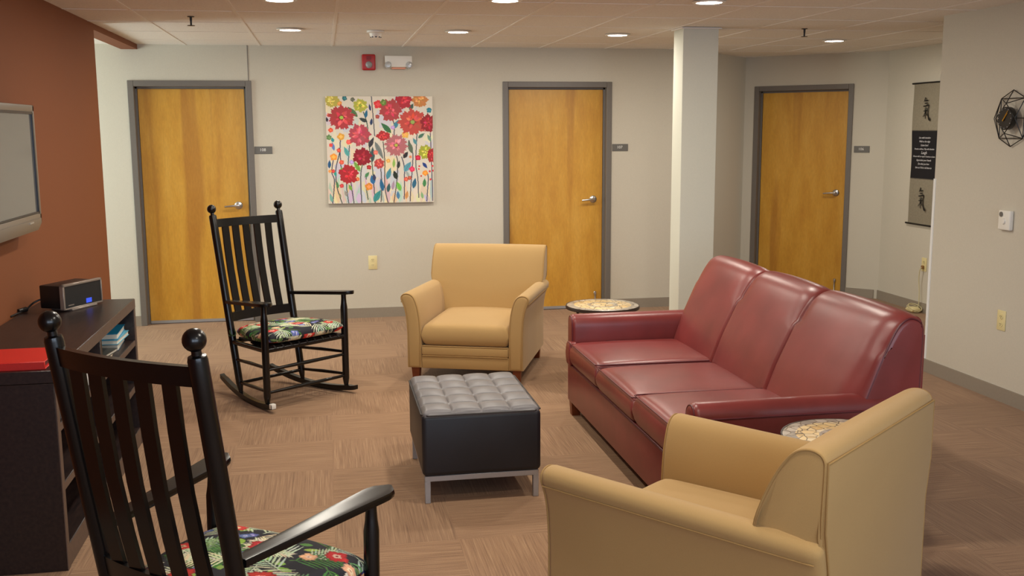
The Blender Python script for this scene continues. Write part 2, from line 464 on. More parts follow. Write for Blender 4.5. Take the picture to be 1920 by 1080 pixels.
# baseboards
def bbseg(bm, x0, x1, y0, y1): box(bm, x0, x1, y0, y1, 0, .09); 
def base(name, boxes, label, loc=None, rz=0):
    bm = B()
    for q in boxes: box(bm, *q, 0, .088)
    o = struct(name, bm, M_base, label, 'baseboard')
    if loc: o.location = loc; o.rotation_euler = (0, 0, rz)
T = .012
base('baseboard_back', [(-3.65, X8, YB-T, YB), (X8+DW, X7, YB-T, YB), (X7+DW, 3.34, YB-T, YB)], 'grey vinyl base along the back wall')
base('baseboard_bay', [(0, 1.4, -T, 0)], 'grey vinyl base along the short angled wall', (P0.x, P0.y, 0), PI/4)
base('baseboard_bay_door', [(0, S6, -T, 0), (S6+DW, 1.40, -T, 0)], 'grey vinyl base beside the right-hand door', (P1.x, P1.y, 0), -PI/4)
base('baseboard_hall', [(5.36-T, 5.36, -.5, 9.2)], 'grey vinyl base below the hanging scroll')
base('baseboard_right', [(XR-T, XR, YN, 6.33), (XR-T, XR+.14, 6.33, 6.33+T)], 'grey vinyl base along the right wall')
base('baseboard_left', [(XL, XL+T, YN, 7.53)], 'grey vinyl base along the orange wall')
# corner guard on the end of the right wall
bm = B(); box(bm, XR-.003, XR+.045, 6.33, 6.336, .09, 1.33); box(bm, XR-.004, XR, 6.312, 6.336, .09, 1.33)
struct('trim_4', bm, M_guard, 'white corner guard on the end of the right wall', 'corner guard')
bm = B(); box(bm, -.607, -.601, YB-.003, YB, DH, H); struct('trim_5', bm, M_frame, 'thin vertical joint strip above the left door', 'trim')

# ------------------------------------------------------------------ doors
def make_door():
    root = empty('door_1')
    f = .05
    bm = B()
    for x0, x1, z0, z1 in ((0, f, 0, DH), (DW-f, DW, 0, DH), (f, DW-f, DH-f, DH)):
        box(bm, x0, x1, -.014, .135, z0, z1, .003, 1)
    for x0, x1, z0, z1 in ((f, f+.016, 0, DH-f), (DW-f-.016, DW-f, 0, DH-f), (f, DW-f, DH-f-.016, DH-f)):
        box(bm, x0, x1, .055, .12, z0, z1)
    obj('door_frame', bm, M_frame, root, flat=True)
    bm = B(); box(bm, f+.018, DW-f-.018, .062, .105, .012, DH-f-.018, .002, 1)
    leaf = obj('door_leaf', bm, M_door, root, flat=True)
    # lever handle: rose, neck, lever
    bm = B(); cx, cz, y0 = .86, 1.03, .062
    lathe(bm, [(.034, 0), (.034, -.006), (.028, -.012), (.014, -.016), (.012, -.05), (.0, -.052)], (cx, y0, cz), 'y', 28)
    ring_tube(bm, [(cx+.004, y0-.045, cz), (cx-.03, y0-.05, cz), (cx-.075, y0-.05, cz-.004), (cx-.115, y0-.045, cz-.008)], [.010, .0095, .0085, .007], 12, flat=(1, 1.1))
    obj('lever_handle', bm, M_chrome, leaf)
    bm = B(); box(bm, f+.02, DW-f-.02, .054, .06, .006, .03); obj('door_sweep', bm, M_steel, leaf, flat=True)
    bm = B(); ring_tube(bm, [(.885, .05, .14), (.885, .05, .05), (.885, .046, .03)], [.007, .006, .012], 10); box(bm, .873, .897, .05, .062, .125, .16, .003, 1)
    obj('kick_down_stop', bm, M_chrome, leaf)
    return root
d1 = make_door(); d1.location = (X8, YB, 0)
tag(d1, 'maple veneer door in a grey frame, leftmost, beside the 108 plate', 'door', kind='structure')
d2 = copy_tree(d1); d2.name = 'door_2'; d2.location = (X7, YB, 0)
tag(d2, 'maple veneer door in a grey frame behind the far tan armchair, by the 107 plate', 'door', kind='structure')
d3 = copy_tree(d1); d3.name = 'door_3'
dv = (P2-P1).normalized(); p = P1+dv*S6; d3.location = (p.x, p.y, 0); d3.rotation_euler = (0, 0, -PI/4)
tag(d3, 'maple veneer door in a grey frame right of the column, by the 106 plate', 'door', kind='structure')

# ------------------------------------------------------------------ wall signs
def sign(num, loc, rz, label):
    r = empty('room_sign', loc, rz)
    bm = B(); box(bm, -.0755, .0755, -.006, 0, -.032, .032, .001, 1); obj('sign_plate', bm, M_sign, r)
    t = text_mesh(num, .036, M_signtext, 'number'); t.parent = r; t.location = (-.005, -.0066, .002); t.rotation_euler = (PI/2, 0, 0)
    return tag(r, label, 'sign')
sign('108', (-.5035, YB, 1.509), 0, 'grey room number plate beside the leftmost wooden door')
sign('107', (2.708, YB, 1.506), 0, 'grey room number plate between the middle door and the column')
p = P1+dv*1.222; sign('106', (p.x, p.y, 1.466), -PI/4, 'grey room number plate beside the rightmost wooden door')

# ------------------------------------------------------------------ lamps
def make_downlight():
    r = empty('recessed_downlight')
    bm = B(); lathe(bm, [(.072, .0), (.098, 0), (.098, -.003), (.092, -.008), (.078, -.008), (.072, -.004)], (0, 0, 0), 'z', 36); obj('trim_ring', bm, M_trimring, r)
    bm = B(); lathe(bm, [(0, -.0015), (.074, -.0015), (.074, -.006), (.05, -.008), (0, -.009)], (0, 0, 0), 'z', 36); obj('diffuser', bm, M_lampon, r)
    l = bpy.data.lights.new('lamp', 'AREA'); l.shape = 'DISK'; l.size = .15; l.energy = LAMP_W; l.color = LAMP_COL
    lo = bpy.data.objects.new('lamp', l); COL.objects.link(lo); lo.parent = r; lo.location = (0, 0, -.013)
    return r
spots = [(-.20, 7.74, 'lit round downlight in the ceiling nearest the 108 door'),
         (1.02, 7.75, 'lit round downlight in the ceiling between painting and 107 door'),
         (2.274, 7.85, 'lit round downlight in the ceiling just left of the column'),
         (4.23, 8.135, 'lit round downlight in the ceiling in front of the 106 door'),
         (2.223, 5.79, 'lit round downlight cut by the top frame edge, right above the column'),
         (1.041, 5.87, 'lit round downlight at the top frame edge, above the far armchair'),
         (-.207, 6.02, 'lit round downlight at the top frame edge, above the far rocking chair')]
hidden = 'unseen round downlight added in the ceiling to light the near part of the room'
for x, y in ((-.2, 4.05), (1.03, 4.05), (1.03, 2.2), (1.03, .4)): spots.append((x, y, hidden))  # unseen downlights added in line with the others to light the near room
dl = make_downlight()
for i, (x, y, lab) in enumerate(spots):
    o = dl if i == 0 else copy_tree(dl)
    o.location = (x, y, H-.004)
    tag(o, lab, 'ceiling light', 'recessed downlights in the ceiling')

# sprinklers
def make_sprinkler():
    r = empty('fire_sprinkler')
    bm = B(); lathe(bm, [(.022, 0), (.022, -.004), (.008, -.006), (.007, -.03), (0, -.03)], (0, 0, 0), 'z', 16); obj('sprinkler_body', bm, M_dark, r)
    bm = B(); lathe(bm, [(.006, -.03), (.006, -.055), (.024, -.056), (.024, -.059), (0, -.06)], (0, 0, 0), 'z', 16); obj('deflector', bm, M_dark, r)
    return r
s1 = make_sprinkler(); s1.location = (-.80, 7.0, H); tag(s1, 'dark fire sprinkler hanging from the ceiling at left, above the 108 door', 'sprinkler', 'fire sprinklers')
s2 = copy_tree(s1); s2.location = (3.53, 7.25, H); tag(s2, 'dark fire sprinkler hanging from the ceiling right of the column', 'sprinkler', 'fire sprinklers')
# smoke detector
r = empty('smoke_detector', (.414, 7.8, H-.002))
bm = B(); lathe(bm, [(.065, 0), (.065, -.012), (.05, -.018), (0, -.018)], (0, 0, 0), 'z', 32); obj('base', bm, M_white, r)
bm = B(); lathe(bm, [(.048, -.018), (.042, -.04), (.030, -.05), (0, -.052)], (0, 0, 0), 'z', 32); obj('sensor_head', bm, M_white, r)
bm = B()
for a in range(8): box(bm, .035*math.cos(a*PI/4)-.006, .035*math.cos(a*PI/4)+.006, .035*math.sin(a*PI/4)-.006, .035*math.sin(a*PI/4)+.006, -.049, -.042)
obj('vent_slots', bm, M_dark, r, flat=True)
tag(r, 'white smoke detector on the ceiling above the fire alarm', 'smoke detector')
# fire alarm strobe
r = empty('fire_alarm_strobe', (.422, YB, 2.261))
bm = B(); box(bm, -.058, .058, -.045, 0, -.068, .068, .012, 4); obj('housing', bm, M_red, r)
bm = B(); lathe(bm, [(.03, 0), (.03, -.012), (.024, -.03), (.012, -.038), (0, -.04)], (0, -.045, -.022), 'y', 20); obj('strobe_lens', bm, M_clear, r)
bm = B()
for i in range(4): box(bm, -.022, .022, -.048, -.044, .02+.009*i, .024+.009*i)
obj('sounder_slots', bm, mat('dark_red', lin(110, 12, 16), .5), r, flat=True)
tag(r, 'red fire alarm with a clear strobe on the back wall above the painting', 'fire alarm')
# emergency light
r = empty('emergency_light', (.68, YB, 2.259))
pr = [(-.118, .058), (.118, .058), (.118, .0), (.085, -.04), (-.085, -.04), (-.118, .0)]
bm = B(); prism(bm, pr, -.06, 0, 'y', .006, 3); obj('housing', bm, M_white, r)
for s in (-1, 1):
    bm = B(); lathe(bm, [(.03, 0), (.03, -.02), (.02, -.034), (0, -.036)], (s*.092, -.045, -.022), 'y', 18); obj('lamp_head', bm, M_clear, r)
bm = B(); box(bm, -.06, .06, -.05, -.01, -.056, -.041, .003, 1); obj('battery_bar', bm, mat('pale_orange_plastic', lin(222, 150, 120), .4), r)
tag(r, 'white twin-head emergency light on the back wall beside the fire alarm', 'emergency light')

# outlets
def make_outlet():
    r = empty('wall_outlet')
    bm = B(); box(bm, -.039, .039, -.006, 0, -.062, .062, .003, 2); obj('cover_plate', bm, M_ivory, r)
    for s in (-1, 1):
        bm = B(); lathe(bm, [(.017, 0), (.017, -.003), (0, -.003)], (0, -.006, s*.024), 'y', 16)
        sk = obj('socket', bm, M_ivory, r)
        bm = B()
        for x in (-.006, .006): box(bm, x-.0012, x+.0012, -.0098, -.009, s*.024-.002, s*.024+.007)
        box(bm, -.002, .002, -.0098, -.009, s*.024-.010, s*.024-.006)
        obj('slots', bm, M_dark, sk, flat=True)
    return r
ol = make_outlet(); ol.location = (.4135, YB, .50); tag(ol, 'ivory wall outlet on the back wall below the painting', 'outlet')
o = copy_tree(ol); o.location = (XR, 5.54, .50); o.rotation_euler = (0, 0, -PI/2); tag(o, 'ivory wall outlet low on the right wall below the white sensor', 'outlet')
o = copy_tree(ol); o.location = (5.36, 8.43, .44); o.rotation_euler = (0, 0, -PI/2); tag(o, 'ivory wall outlet under the hanging scroll with a cord plugged in', 'outlet')
# cord from the outlet to a lump on the floor
r = empty('power_adapter', (5.29, 8.45, 0))
bm = B(); pillow(bm, -.05, .04, -.06, .06, .0, .05, 0, 10, 4); obj('adapter_body', bm, M_ivory, r)
bm = B(); ring_tube(bm, spline([(.065, -.02, .415), (.03, -.02, .40), (.035, 0, .3), (.04, -.01, .18), (.03, -.02, .06), (0, 0, .03)], 6), .004, 6)
for k in range(2):
    ring_tube(bm, [(.055*math.cos(t*PI/6), -.02*k+.07*math.sin(t*PI/6), .035+.014*k+.025*math.sin(t*PI/6)) for t in range(12)], .004, 6, closed=True)
obj('cord', bm, mat('cream_cord', lin(214, 204, 160), .5), r)
bm = B(); box(bm, .042, .062, -.034, -.006, .40, .432, .004, 2); obj('plug', bm, mat('brown_plug', lin(150, 110, 66), .5), r)
tag(r, 'cream adapter with coiled cord on the carpet behind the sofa below the scroll', 'adapter')
# thermostat-like white sensor
r = empty('wall_sensor', (XR, 5.548, 1.115), -PI/2)
bm = B(); box(bm, -.055, .055, -.028, 0, -.06, .06, .008, 3); obj('housing', bm, M_white, r)
bm = B(); lathe(bm, [(.015, 0), (.015, -.004), (0, -.005)], (-.025, -.028, .035), 'y', 20); obj('sensor_eye', bm, M_sign, r)
bm = B(); lathe(bm, [(.019, 0), (.017, -.008), (0, -.009)], (.0, -.028, -.005), 'y', 20); obj('dial', bm, M_white, r)
tag(r, 'white wall sensor box with grey eye on the right wall below the clock', 'sensor')

# ------------------------------------------------------------------ clock
r = empty('wall_clock', (XR, 5.553, 1.723), -PI/2)
R1 = .167
octo = [Vector((R1*math.sin(k*PI/4), -.015, R1*math.cos(k*PI/4))) for k in range(8)]
octo = [Vector((v.x*(1 if k in (2, 6) else .92), v.y, v.z)) for k, v in enumerate(octo)]
inner = [Vector((.088*math.sin(k*PI/4), -.06, .088*math.cos(k*PI/4))) for k in range(0, 8, 2)]
bm = B()
def wire(a, b): ring_tube(bm, [a, b], .0028, 6)
for k in range(8): wire(octo[k], octo[(k+1) % 8])
wire(octo[7], octo[1]); wire(octo[5], octo[3]); wire(octo[7], octo[5]); wire(octo[1], octo[3])
for k in range(4):
    wire(inner[k], inner[(k+1) % 4])
    q = 2*k
    for t in (-1, 0, 1): wire(inner[k], octo[(q+t) % 8])
obj('wire_frame', bm, M_wire, r)
bm = B(); lathe(bm, [(.066, 0), (.068, -.004), (.068, -.03), (.064, -.034), (0, -.034)], (0, -.03, 0), 'y', 40); fc = obj('clock_face', bm, mat('clock_black', lin(20, 19, 19), .35), r)
bm = B()
for k in range(12):
    a = k*PI/6; v = Vector((math.sin(a)*.058, 0, math.cos(a)*.058)); bm = B(); box(bm, v.x-.0017, v.x+.0017, -.0655, -.0638, v.z-.0017, v.z+.0017); obj('hour_mark', bm, M_chalk, fc, flat=True)
for nm, a, ln, w in (('hour_hand', .72, .040, .0045), ('minute_hand', .62, .055, .0032)):
    bm = B(); d = Vector((math.sin(a), 0, math.cos(a))); s = Vector((d.z, 0, -d.x))
    y = -.067 if nm == 'hour_hand' else -.069
    ps = [-d*.02-s*w, d*ln-s*w*.4, d*ln+s*w*.4, -d*.02+s*w]
    loft(bm, [[(q.x, y, q.z) for q in ps], [(q.x, y-.0012, q.z) for q in ps]]); obj(nm, bm, M_gold, fc, flat=True)
tag(r, 'black geometric wire clock with gold hands on the right wall', 'clock')

# ------------------------------------------------------------------ painter (albedo prints as colour attributes)
class Paint:
    def __init__(s, w, h, bg):
        s.w, s.h = w, h; s.im = np.zeros((h, w, 3)); s.im[:] = bg[:3]
        s.Y, s.X = np.mgrid[0:h, 0:w].astype(float)
    def box(s, x0, x1, y0, y1):
        return slice(max(0, int(y0)-1), min(s.h, int(y1)+2)), slice(max(0, int(x0)-1), min(s.w, int(x1)+2))
    def put(s, sl, mask, col):
        s.im[sl][mask] = col[:3]
    def blob(s, cx, cy, rx, ry, col, petals=0, amp=0, ph=0, rot=0):
        q = max(rx, ry)*1.4; sl = s.box(cx-q, cx+q, cy-q, cy+q)
        x = s.X[sl]-cx; y = s.Y[sl]-cy; c, n = math.cos(rot), math.sin(rot)
        u = (x*c+y*n)/rx; v = (-x*n+y*c)/ry
        r = np.hypot(u, v); th = np.arctan2(v, u); k = 1+(amp*(.55*np.cos(petals*th+ph)+.45*np.cos((petals//2+2)*th+ph*2.3)+.4*np.cos((petals*2+3)*th+ph*1.7)) if petals else 0)
        s.put(sl, r < k, col)
    def leaf(s, x0, y0, x1, y1, w, col):
        L = math.hypot(x1-x0, y1-y0)
        if L < 1: return
        q = w+2; sl = s.box(min(x0, x1)-q, max(x0, x1)+q, min(y0, y1)-q, max(y0, y1)+q)
        ux, uy = (x1-x0)/L, (y1-y0)/L
        x = s.X[sl]-x0; y = s.Y[sl]-y0
        t = (x*ux+y*uy)/L; d = np.abs(-x*uy+y*ux)
        tt = np.clip(t, 0, 1)
        s.put(sl, (t > 0) & (t < 1) & (d < w*np.sin(PI*tt**.8)), col)
    def line(s, pts, w, col):
        for (x0, y0), (x1, y1) in zip(pts[:-1], pts[1:]):
            q = w+2; sl = s.box(min(x0, x1)-q, max(x0, x1)+q, min(y0, y1)-q, max(y0, y1)+q)
            L = max(1e-6, math.hypot(x1-x0, y1-y0)); ux, uy = (x1-x0)/L, (y1-y0)/L
            x = s.X[sl]-x0; y = s.Y[sl]-y0; t = np.clip(x*ux+y*uy, 0, L)
            s.put(sl, np.hypot(x-t*ux, y-t*uy) < w, col)
def set_print(me, cols):
    a = me.color_attributes.new('print', 'FLOAT_COLOR', 'POINT')
    arr = np.ones((len(me.vertices), 4), dtype=np.float32); arr[:, :3] = cols
    a.data.foreach_set('color', arr.ravel())

# ------------------------------------------------------------------ flower painting
PW, PH = .934, .934
def flower_canvas():
    n = 330; rng = random.Random(3)
    P = Paint(n, n, lin(222, 214, 200))
    sc = n/905.0
    def q(x, y): return (x-95)*sc, (y-88)*sc
    def jit(c, a=14): return lin(*[max(0, min(255, v+rng.randint(-a, a))) for v in c])
    for i in range(70):                                  # soft patches in the ground
        x, y = rng.random()*n, rng.random()*n
        P.blob(x, y, rng.uniform(6, 22), rng.uniform(10, 34), jit(rng.choice([(226, 216, 200), (212, 210, 214), (232, 220, 190), (206, 208, 212)]), 6), 4, .2, rng.random()*6)
    for i in range(46):                                  # pale washes low down
        x = rng.random()*n; P.leaf(x, n, x+rng.uniform(-14, 14), n*rng.uniform(.70, .92), rng.uniform(4, 9), jit(rng.choice([(190, 206, 196), (216, 196, 190), (206, 200, 214), (228, 214, 170)])))
    dark = lin(60, 66, 74)
    stems = [((130, 990), (150, 800), (130, 720), (150, 600)), ((210, 990), (170, 850), (165, 700), (200, 560), (195, 520)), ((265, 990), (250, 830), (265, 700), (285, 500)),
             ((310, 990), (290, 820), (300, 760)), ((375, 990), (372, 800), (380, 700), (400, 640)), ((490, 990), (480, 800), (470, 640), (450, 500), (440, 330), (410, 220)),
             ((500, 420), (490, 250), (480, 90)), ((600, 990), (575, 850), (580, 640), (570, 470)), ((650, 990), (680, 800), (690, 650), (680, 590)), ((740, 960), (745, 800), (745, 680), (725, 600)),
             ((865, 950), (860, 780), (845, 650), (860, 400), (850, 350)), ((935, 980), (950, 800), (945, 740)), ((665, 410), (668, 330), (655, 285)), ((210, 700), (205, 560), (210, 450)), ((985, 980), (985, 800), (975, 400)),
             ((790, 980), (800, 840), (815, 700), (820, 560), (790, 460)), ((430, 960), (415, 830), (425, 740)), ((540, 980), (550, 840), (545, 700))]
    for st in stems:
        pts = [q(*p_) for p_ in st]; pts = [(v.x, v.y) for v in spline([(a, b, 0) for a, b in pts], 6)]
        P.line(pts, 1.5, jit((70, 74, 84), 16))
    L = [(500, 470, 570, 620, 20, (120, 140, 130)), (450, 520, 490, 430, 18, (50, 54, 70)), (440, 300, 370, 270, 16, (46, 66, 66)), (425, 270, 440, 200, 14, (40, 120, 150)),
         (470, 210, 460, 150, 10, (50, 60, 130)), (360, 260, 280, 175, 20, (84, 130, 74)), (640, 395, 555, 310, 22, (64, 110, 80)), (665, 360, 705, 285, 18, (60, 150, 165)), (870, 440, 925, 400, 15, (80, 120, 100)),
         (855, 495, 825, 440, 14, (80, 160, 170)), (815, 570, 785, 460, 20, (100, 120, 100)), (745, 725, 805, 640, 24, (90, 150, 190)), (680, 790, 655, 715, 20, (38, 38, 44)), (690, 700, 705, 630, 14, (50, 60, 60)),
         (740, 610, 780, 555, 18, (50, 40, 54)), (595, 790, 630, 690, 20, (80, 150, 175)), (560, 890, 540, 780, 18, (36, 110, 150)), (475, 640, 480, 510, 20, (66, 96, 90)), (480, 830, 465, 750, 22, (50, 110, 160)),
         (490, 800, 485, 740, 14, (60, 60, 110)), (370, 720, 315, 630, 18, (120, 170, 70)), (410, 770, 445, 725, 14, (80, 140, 100)), (275, 590, 240, 510, 18, (90, 165, 175)), (220, 730, 210, 680, 14, (130, 190, 80)),
         (710, 890, 680, 810, 20, (130, 190, 90)), (600, 900, 615, 820, 16, (60, 90, 110)), (820, 870, 840, 780, 18, (44, 100, 140)), (905, 650, 945, 700, 14, (34, 74, 140)), (915, 860, 920, 785, 16, (70, 150, 80)),
         (655, 690, 660, 610, 12, (150, 190, 90)), (295, 880, 270, 830, 14, (120, 180, 70)), (480, 980, 540, 880, 26, (60, 150, 150)), (690, 960, 685, 890, 16, (70, 130, 180)), (980, 470, 950, 410, 14, (110, 160, 140)),
         (470, 330, 480, 270, 12, (50, 60, 110)), (800, 200, 835, 150, 18, (60, 90, 80)), (110, 690, 115, 620, 14, (40, 90, 140)), (155, 540, 140, 470, 14, (110, 150, 210)), (150, 470, 140, 430, 14, (60, 160, 160)),
         (105, 300, 100, 260, 12, (50, 50, 60)), (200, 940, 185, 900, 10, (150, 150, 120)), (250, 930, 235, 880, 12, (170, 160, 150)), (755, 960, 770, 890, 16, (226, 150, 90)), (785, 770, 760, 720, 14, (180, 186, 190)),
         (640, 880, 655, 800, 14, (190, 160, 180)), (900, 960, 890, 900, 12, (150, 200, 130)), (125, 980, 110, 900, 14, (130, 190, 180)), (430, 880, 405, 760, 10, (220, 200, 210)), (180, 860, 170, 800, 10, (90, 150, 90)), (165, 760, 150, 700, 12, (60, 160, 160))]
    for x0, y0, x1, y1, w, c in L:
        a = q(x0, y0); b = q(x1, y1); P.leaf(*a, *b, w*sc, jit(c, 10)); P.line([a, b], .45, jit(tuple(int(v*.7) for v in c), 6))
    small = [(210, 145, 22, (240, 150, 80)), (215, 425, 30, (240, 170, 70)), (150, 595, 30, (245, 165, 60)), (132, 370, 20, (226, 90, 60)), (440, 850, 32, (240, 130, 60)), (610, 632, 18, (240, 160, 80)),
             (760, 412, 30, (240, 170, 90)), (925, 740, 24, (240, 150, 60)), (445, 685, 20, (170, 30, 40)), (535, 155, 36, (214, 50, 60)), (195, 540, 18, (226, 80, 60)), (215, 640, 20, (226, 90, 60)), (280, 470, 22, (236, 100, 80)),
             (142, 715, 16, (226, 60, 60)), (130, 495, 16, (226, 60, 70)), (527, 258, 18, (170, 60, 60)), (345, 785, 18, (226, 110, 60)), (812, 705, 24, (222, 60, 100)), (865, 608, 24, (200, 30, 60)), (210, 840, 18, (220, 60, 70)),
             (875, 680, 8, (220, 40, 60)), (870, 705, 7, (220, 40, 60)), (965, 725, 9, (220, 40, 60)), (990, 680, 9, (220, 40, 60)), (995, 720, 9, (220, 40, 60)), (890, 765, 8, (220, 60, 60)), (970, 795, 9, (220, 60, 60)), (800, 600, 12, (226, 130, 100)), (118, 245, 16, (240, 130, 90)), (505, 560, 20, (226, 120, 100)), (655, 350, 18, (190, 150, 220)), (300, 640, 20, (190, 160, 220)), (760, 790, 20, (220, 90, 70)), (790, 780, 18, (190, 80, 70)), (115, 715, 14, (240, 150, 80))]
    def bloom(x, y, r, c, pet, asp=1.0, rot=0, heart=None):
        cx, cy = q(x, y); r *= sc
        dk = tuple(int(v*.82) for v in c); lt = tuple(min(255, int(v*1.0+34)) for v in c)
        P.blob(cx, cy, r, r*asp, jit(dk, 8), pet, .14, rng.random()*6, rot)
        for kk in range(26):
            a = rng.random()*6.28; d = r*rng.uniform(.2, .85)
            ex = cx+math.cos(a)*d; ey = cy+math.sin(a)*d*asp
            P.leaf(cx+math.cos(a)*d*.35, cy+math.sin(a)*d*.35*asp, ex, ey, r*rng.uniform(.07, .15), jit(rng.choice([c, lt, dk, c]), 16))
        if heart:
            P.blob(cx, cy, r*.24, r*.2, jit(tuple(int(v*.6) for v in c)), 5, .3); P.blob(cx, cy, r*.15, r*.14, jit(heart))
    for x, y, rr, c in small:
        cx, cy = q(x, y); P.blob(cx, cy, rr*sc, rr*sc*.95, jit(c), 5, .14, rng.random()*6)
        if rr > 15: P.blob(cx, cy, rr*sc*.5, rr*sc*.45, jit(tuple(min(255, v+26) for v in c)), 4, .2)
    bloom(150, 120, 58, (228, 208, 96), 8); bloom(385, 165, 58, (228, 214, 90), 9, .9, 0, (150, 180, 70)); bloom(890, 118, 66, (240, 158, 90), 8, .9); bloom(752, 125, 66, (214, 48, 66), 7, 1.0)
    bloom(225, 265, 104, (226, 76, 86), 14, .92, 0, (170, 190, 80)); bloom(638, 205, 88, (226, 78, 90), 9, 1.02); bloom(825, 305, 116, (232, 92, 76), 13, .88, 0, (160, 180, 80)); bloom(960, 315, 66, (190, 36, 54), 9, 1.1)
    bloom(372, 412, 88, (228, 92, 106), 10); bloom(680, 500, 92, (230, 124, 140), 16, .95, 0, (180, 190, 80)); bloom(572, 420, 56, (222, 56, 60), 5, .7); bloom(390, 595, 76, (172, 28, 52), 9, .95)
    bloom(270, 742, 78, (224, 46, 62), 7); bloom(532, 655, 42, (232, 90, 84), 8); bloom(930, 560, 58, (206, 210, 72), 9, 1.0, 0, (226, 220, 110)); bloom(985, 590, 40, (214, 50, 60), 6, 1.5)
    bloom(968, 205, 22, (50, 150, 170), 5); bloom(322, 115, 18, (110, 116, 96), 5); bloom(580, 140, 26, (130, 160, 80), 5); bloom(115, 430, 22, (120, 170, 110), 6); bloom(255, 105, 20, (60, 140, 150), 5)
    return P
P = flower_canvas(); n = P.w
root = empty('flower_painting', (.505, YB-.004, 1.503))
bm = B(); box(bm, -PW/2, PW/2, -.034, 0, -PH/2, PH/2, .003, 2); obj('stretched_canvas', bm, M_canvas_edge, root)
xs = np.linspace(-PW/2+.001, PW/2-.001, n); vs = []
me = bpy.data.meshes.new('painted_front')
V = [(xs[i], -.0352, -xs[j]) for j in range(n) for i in range(n)]
Fc = [(j*n+i, (j+1)*n+i, (j+1)*n+i+1, j*n+i+1) for j in range(n-1) for i in range(n-1)]
me.from_pydata(V, [], Fc); set_print(me, P.im.reshape(-1, 3)); me.materials.append(M_canvas)
o = bpy.data.objects.new('painted_front', me); COL.objects.link(o); o.parent = root
tag(root, 'square canvas painting of red and pink flowers on the back wall', 'painting')

# ------------------------------------------------------------------ hanging scroll
r = empty('hanging_scroll', (5.36, 8.495, 0), -PI/2)     # local x runs towards the camera
HWS = .222
def cloth(name, z0, z1, M, parent, wob=.006):
    bm = B(); nz = 14; g0 = []; g1 = []
    for k in range(nz+1):
        z = z0+(z1-z0)*k/nz; y = -.014-wob*math.sin((z-.8)*5.2)**2
        dx = .008*math.sin((z-.8)*4.0)
        g0.append([bm.verts.new((x+dx, y-.003*math.cos(x*9), z)) for x in (-HWS, -HWS/2, 0, HWS/2, HWS)])
        g1.append([bm.verts.new((x+dx, y-.003*math.cos(x*9)+.003, z)) for x in (-HWS, -HWS/2, 0, HWS/2, HWS)])
    for k in range(nz):
        for i in range(4):
            bm.faces.new((g0[k][i], g0[k][i+1], g0[k+1][i+1], g0[k+1][i])); bm.faces.new((g1[k][i], g1[k+1][i], g1[k+1][i+1], g1[k][i+1]))
        for i in (0, 4): bm.faces.new((g0[k][i], g0[k+1][i], g1[k+1][i], g1[k][i]))
    for kk in (0, nz):
        for i in range(4): bm.faces.new((g0[kk][i], g0[kk][i+1], g1[kk][i+1], g1[kk][i]))
    return obj(name, bm, M, parent, 60)
up_c = cloth('upper_cloth', 1.645, 2.07, M_scroll, r); mid_c = cloth('black_panel', 1.21, 1.65, M_scrolldark, r); mid_c['label'] = 'black panel with white script'
lo_c = cloth('lower_cloth', .80, 1.215, M_scroll, r)
for z in (2.07, .797):
    bm = B(); ring_tube(bm, [(-HWS-.035, -.014, z), (HWS+.035, -.014, z)], .008, 10); obj('rod', bm, M_iron, r)
def brush(bm, pts, ws, y):
    """flat ink ribbon in the local xz plane with a little thickness"""
    pp = spline([(a, b, 0) for a, b in pts], 5); m_ = len(pp); L = []; Rr = []
    for i, p_ in enumerate(pp):
        t = (pp[min(i+1, m_-1)]-pp[max(i-1, 0)]).normalized(); nn = Vector((-t.y, t.x, 0))
        u = i/(m_-1)*(len(ws)-1); k = min(int(u), len(ws)-2); w = ws[k]+(ws[k+1]-ws[k])*(u-k)
        L.append(p_+nn*w); Rr.append(p_-nn*w)
    poly = [(v.x, y, v.y) for v in L+Rr[::-1]]
    k = len(L)
    a = [[bm.verts.new((v.x, yy, v.y)) for v in L] for yy in (y, y-.001)]
    b = [[bm.verts.new((v.x, yy, v.y)) for v in Rr] for yy in (y, y-.001)]
    for i in range(k-1): bm.faces.new((a[1][i], a[1][i+1], b[1][i+1], b[1][i]))
def glyph(parent, zc, s, yo):
    bm = B(); g = lambda *P_: [(x*s, zc+z*s) for x, z in P_]
    w = lambda *q_: [v*s for v in q_]
    brush(bm, g((-.12, 1.0), (-.22, .78), (-.36, .62)), w(.07, .06, .02), yo)
    brush(bm, g((-.2, .72), (.05, .74), (.26, .78)), w(.035, .05, .03), yo)
    brush(bm, g((-.24, .5), (.02, .52), (.24, .55)), w(.03, .05, .03), yo)
    brush(bm, g((-.42, .26), (-.05, .3), (.36, .36), (.30, .0), (.32, -.45), (.48, -.82), (.66, -.9), (.64, -.68)), w(.04, .05, .06, .05, .06, .08, .07, .02), yo)
    brush(bm, g((-.18, .08), (-.12, -.06)), w(.05, .03), yo); brush(bm, g((.16, .14), (.06, -.06)), w(.05, .03), yo)
    brush(bm, g((-.36, -.14), (-.02, -.12), (.22, -.08)), w(.03, .045, .03), yo)
    brush(bm, g((-.04, .18), (-.04, -.3), (-.05, -.78)), w(.04, .05, .04), yo)
    brush(bm, g((-.06, -.2), (-.22, -.46), (-.42, -.64)), w(.04, .05, .02), yo); brush(bm, g((0, -.2), (.1, -.42), (.22, -.52)), w(.03, .05, .03), yo)
    obj('calligraphy', bm, M_ink, parent, flat=True)
glyph(up_c, 1.835, .105, -.030); glyph(lo_c, 1.03, .105, -.030)
lines = [('Live with intention', .028), ('Walk to the edge', .028), ('Listen hard', .03), ('Practice wellness. Play with abandon', .0245), ('Laugh', .044), ('Choose with no regret. Continue to learn', .0235), ('Appreciate your friends', .028), ('Do what you love', .028), ('Live as if this is all there is', .028)]
z = 1.582
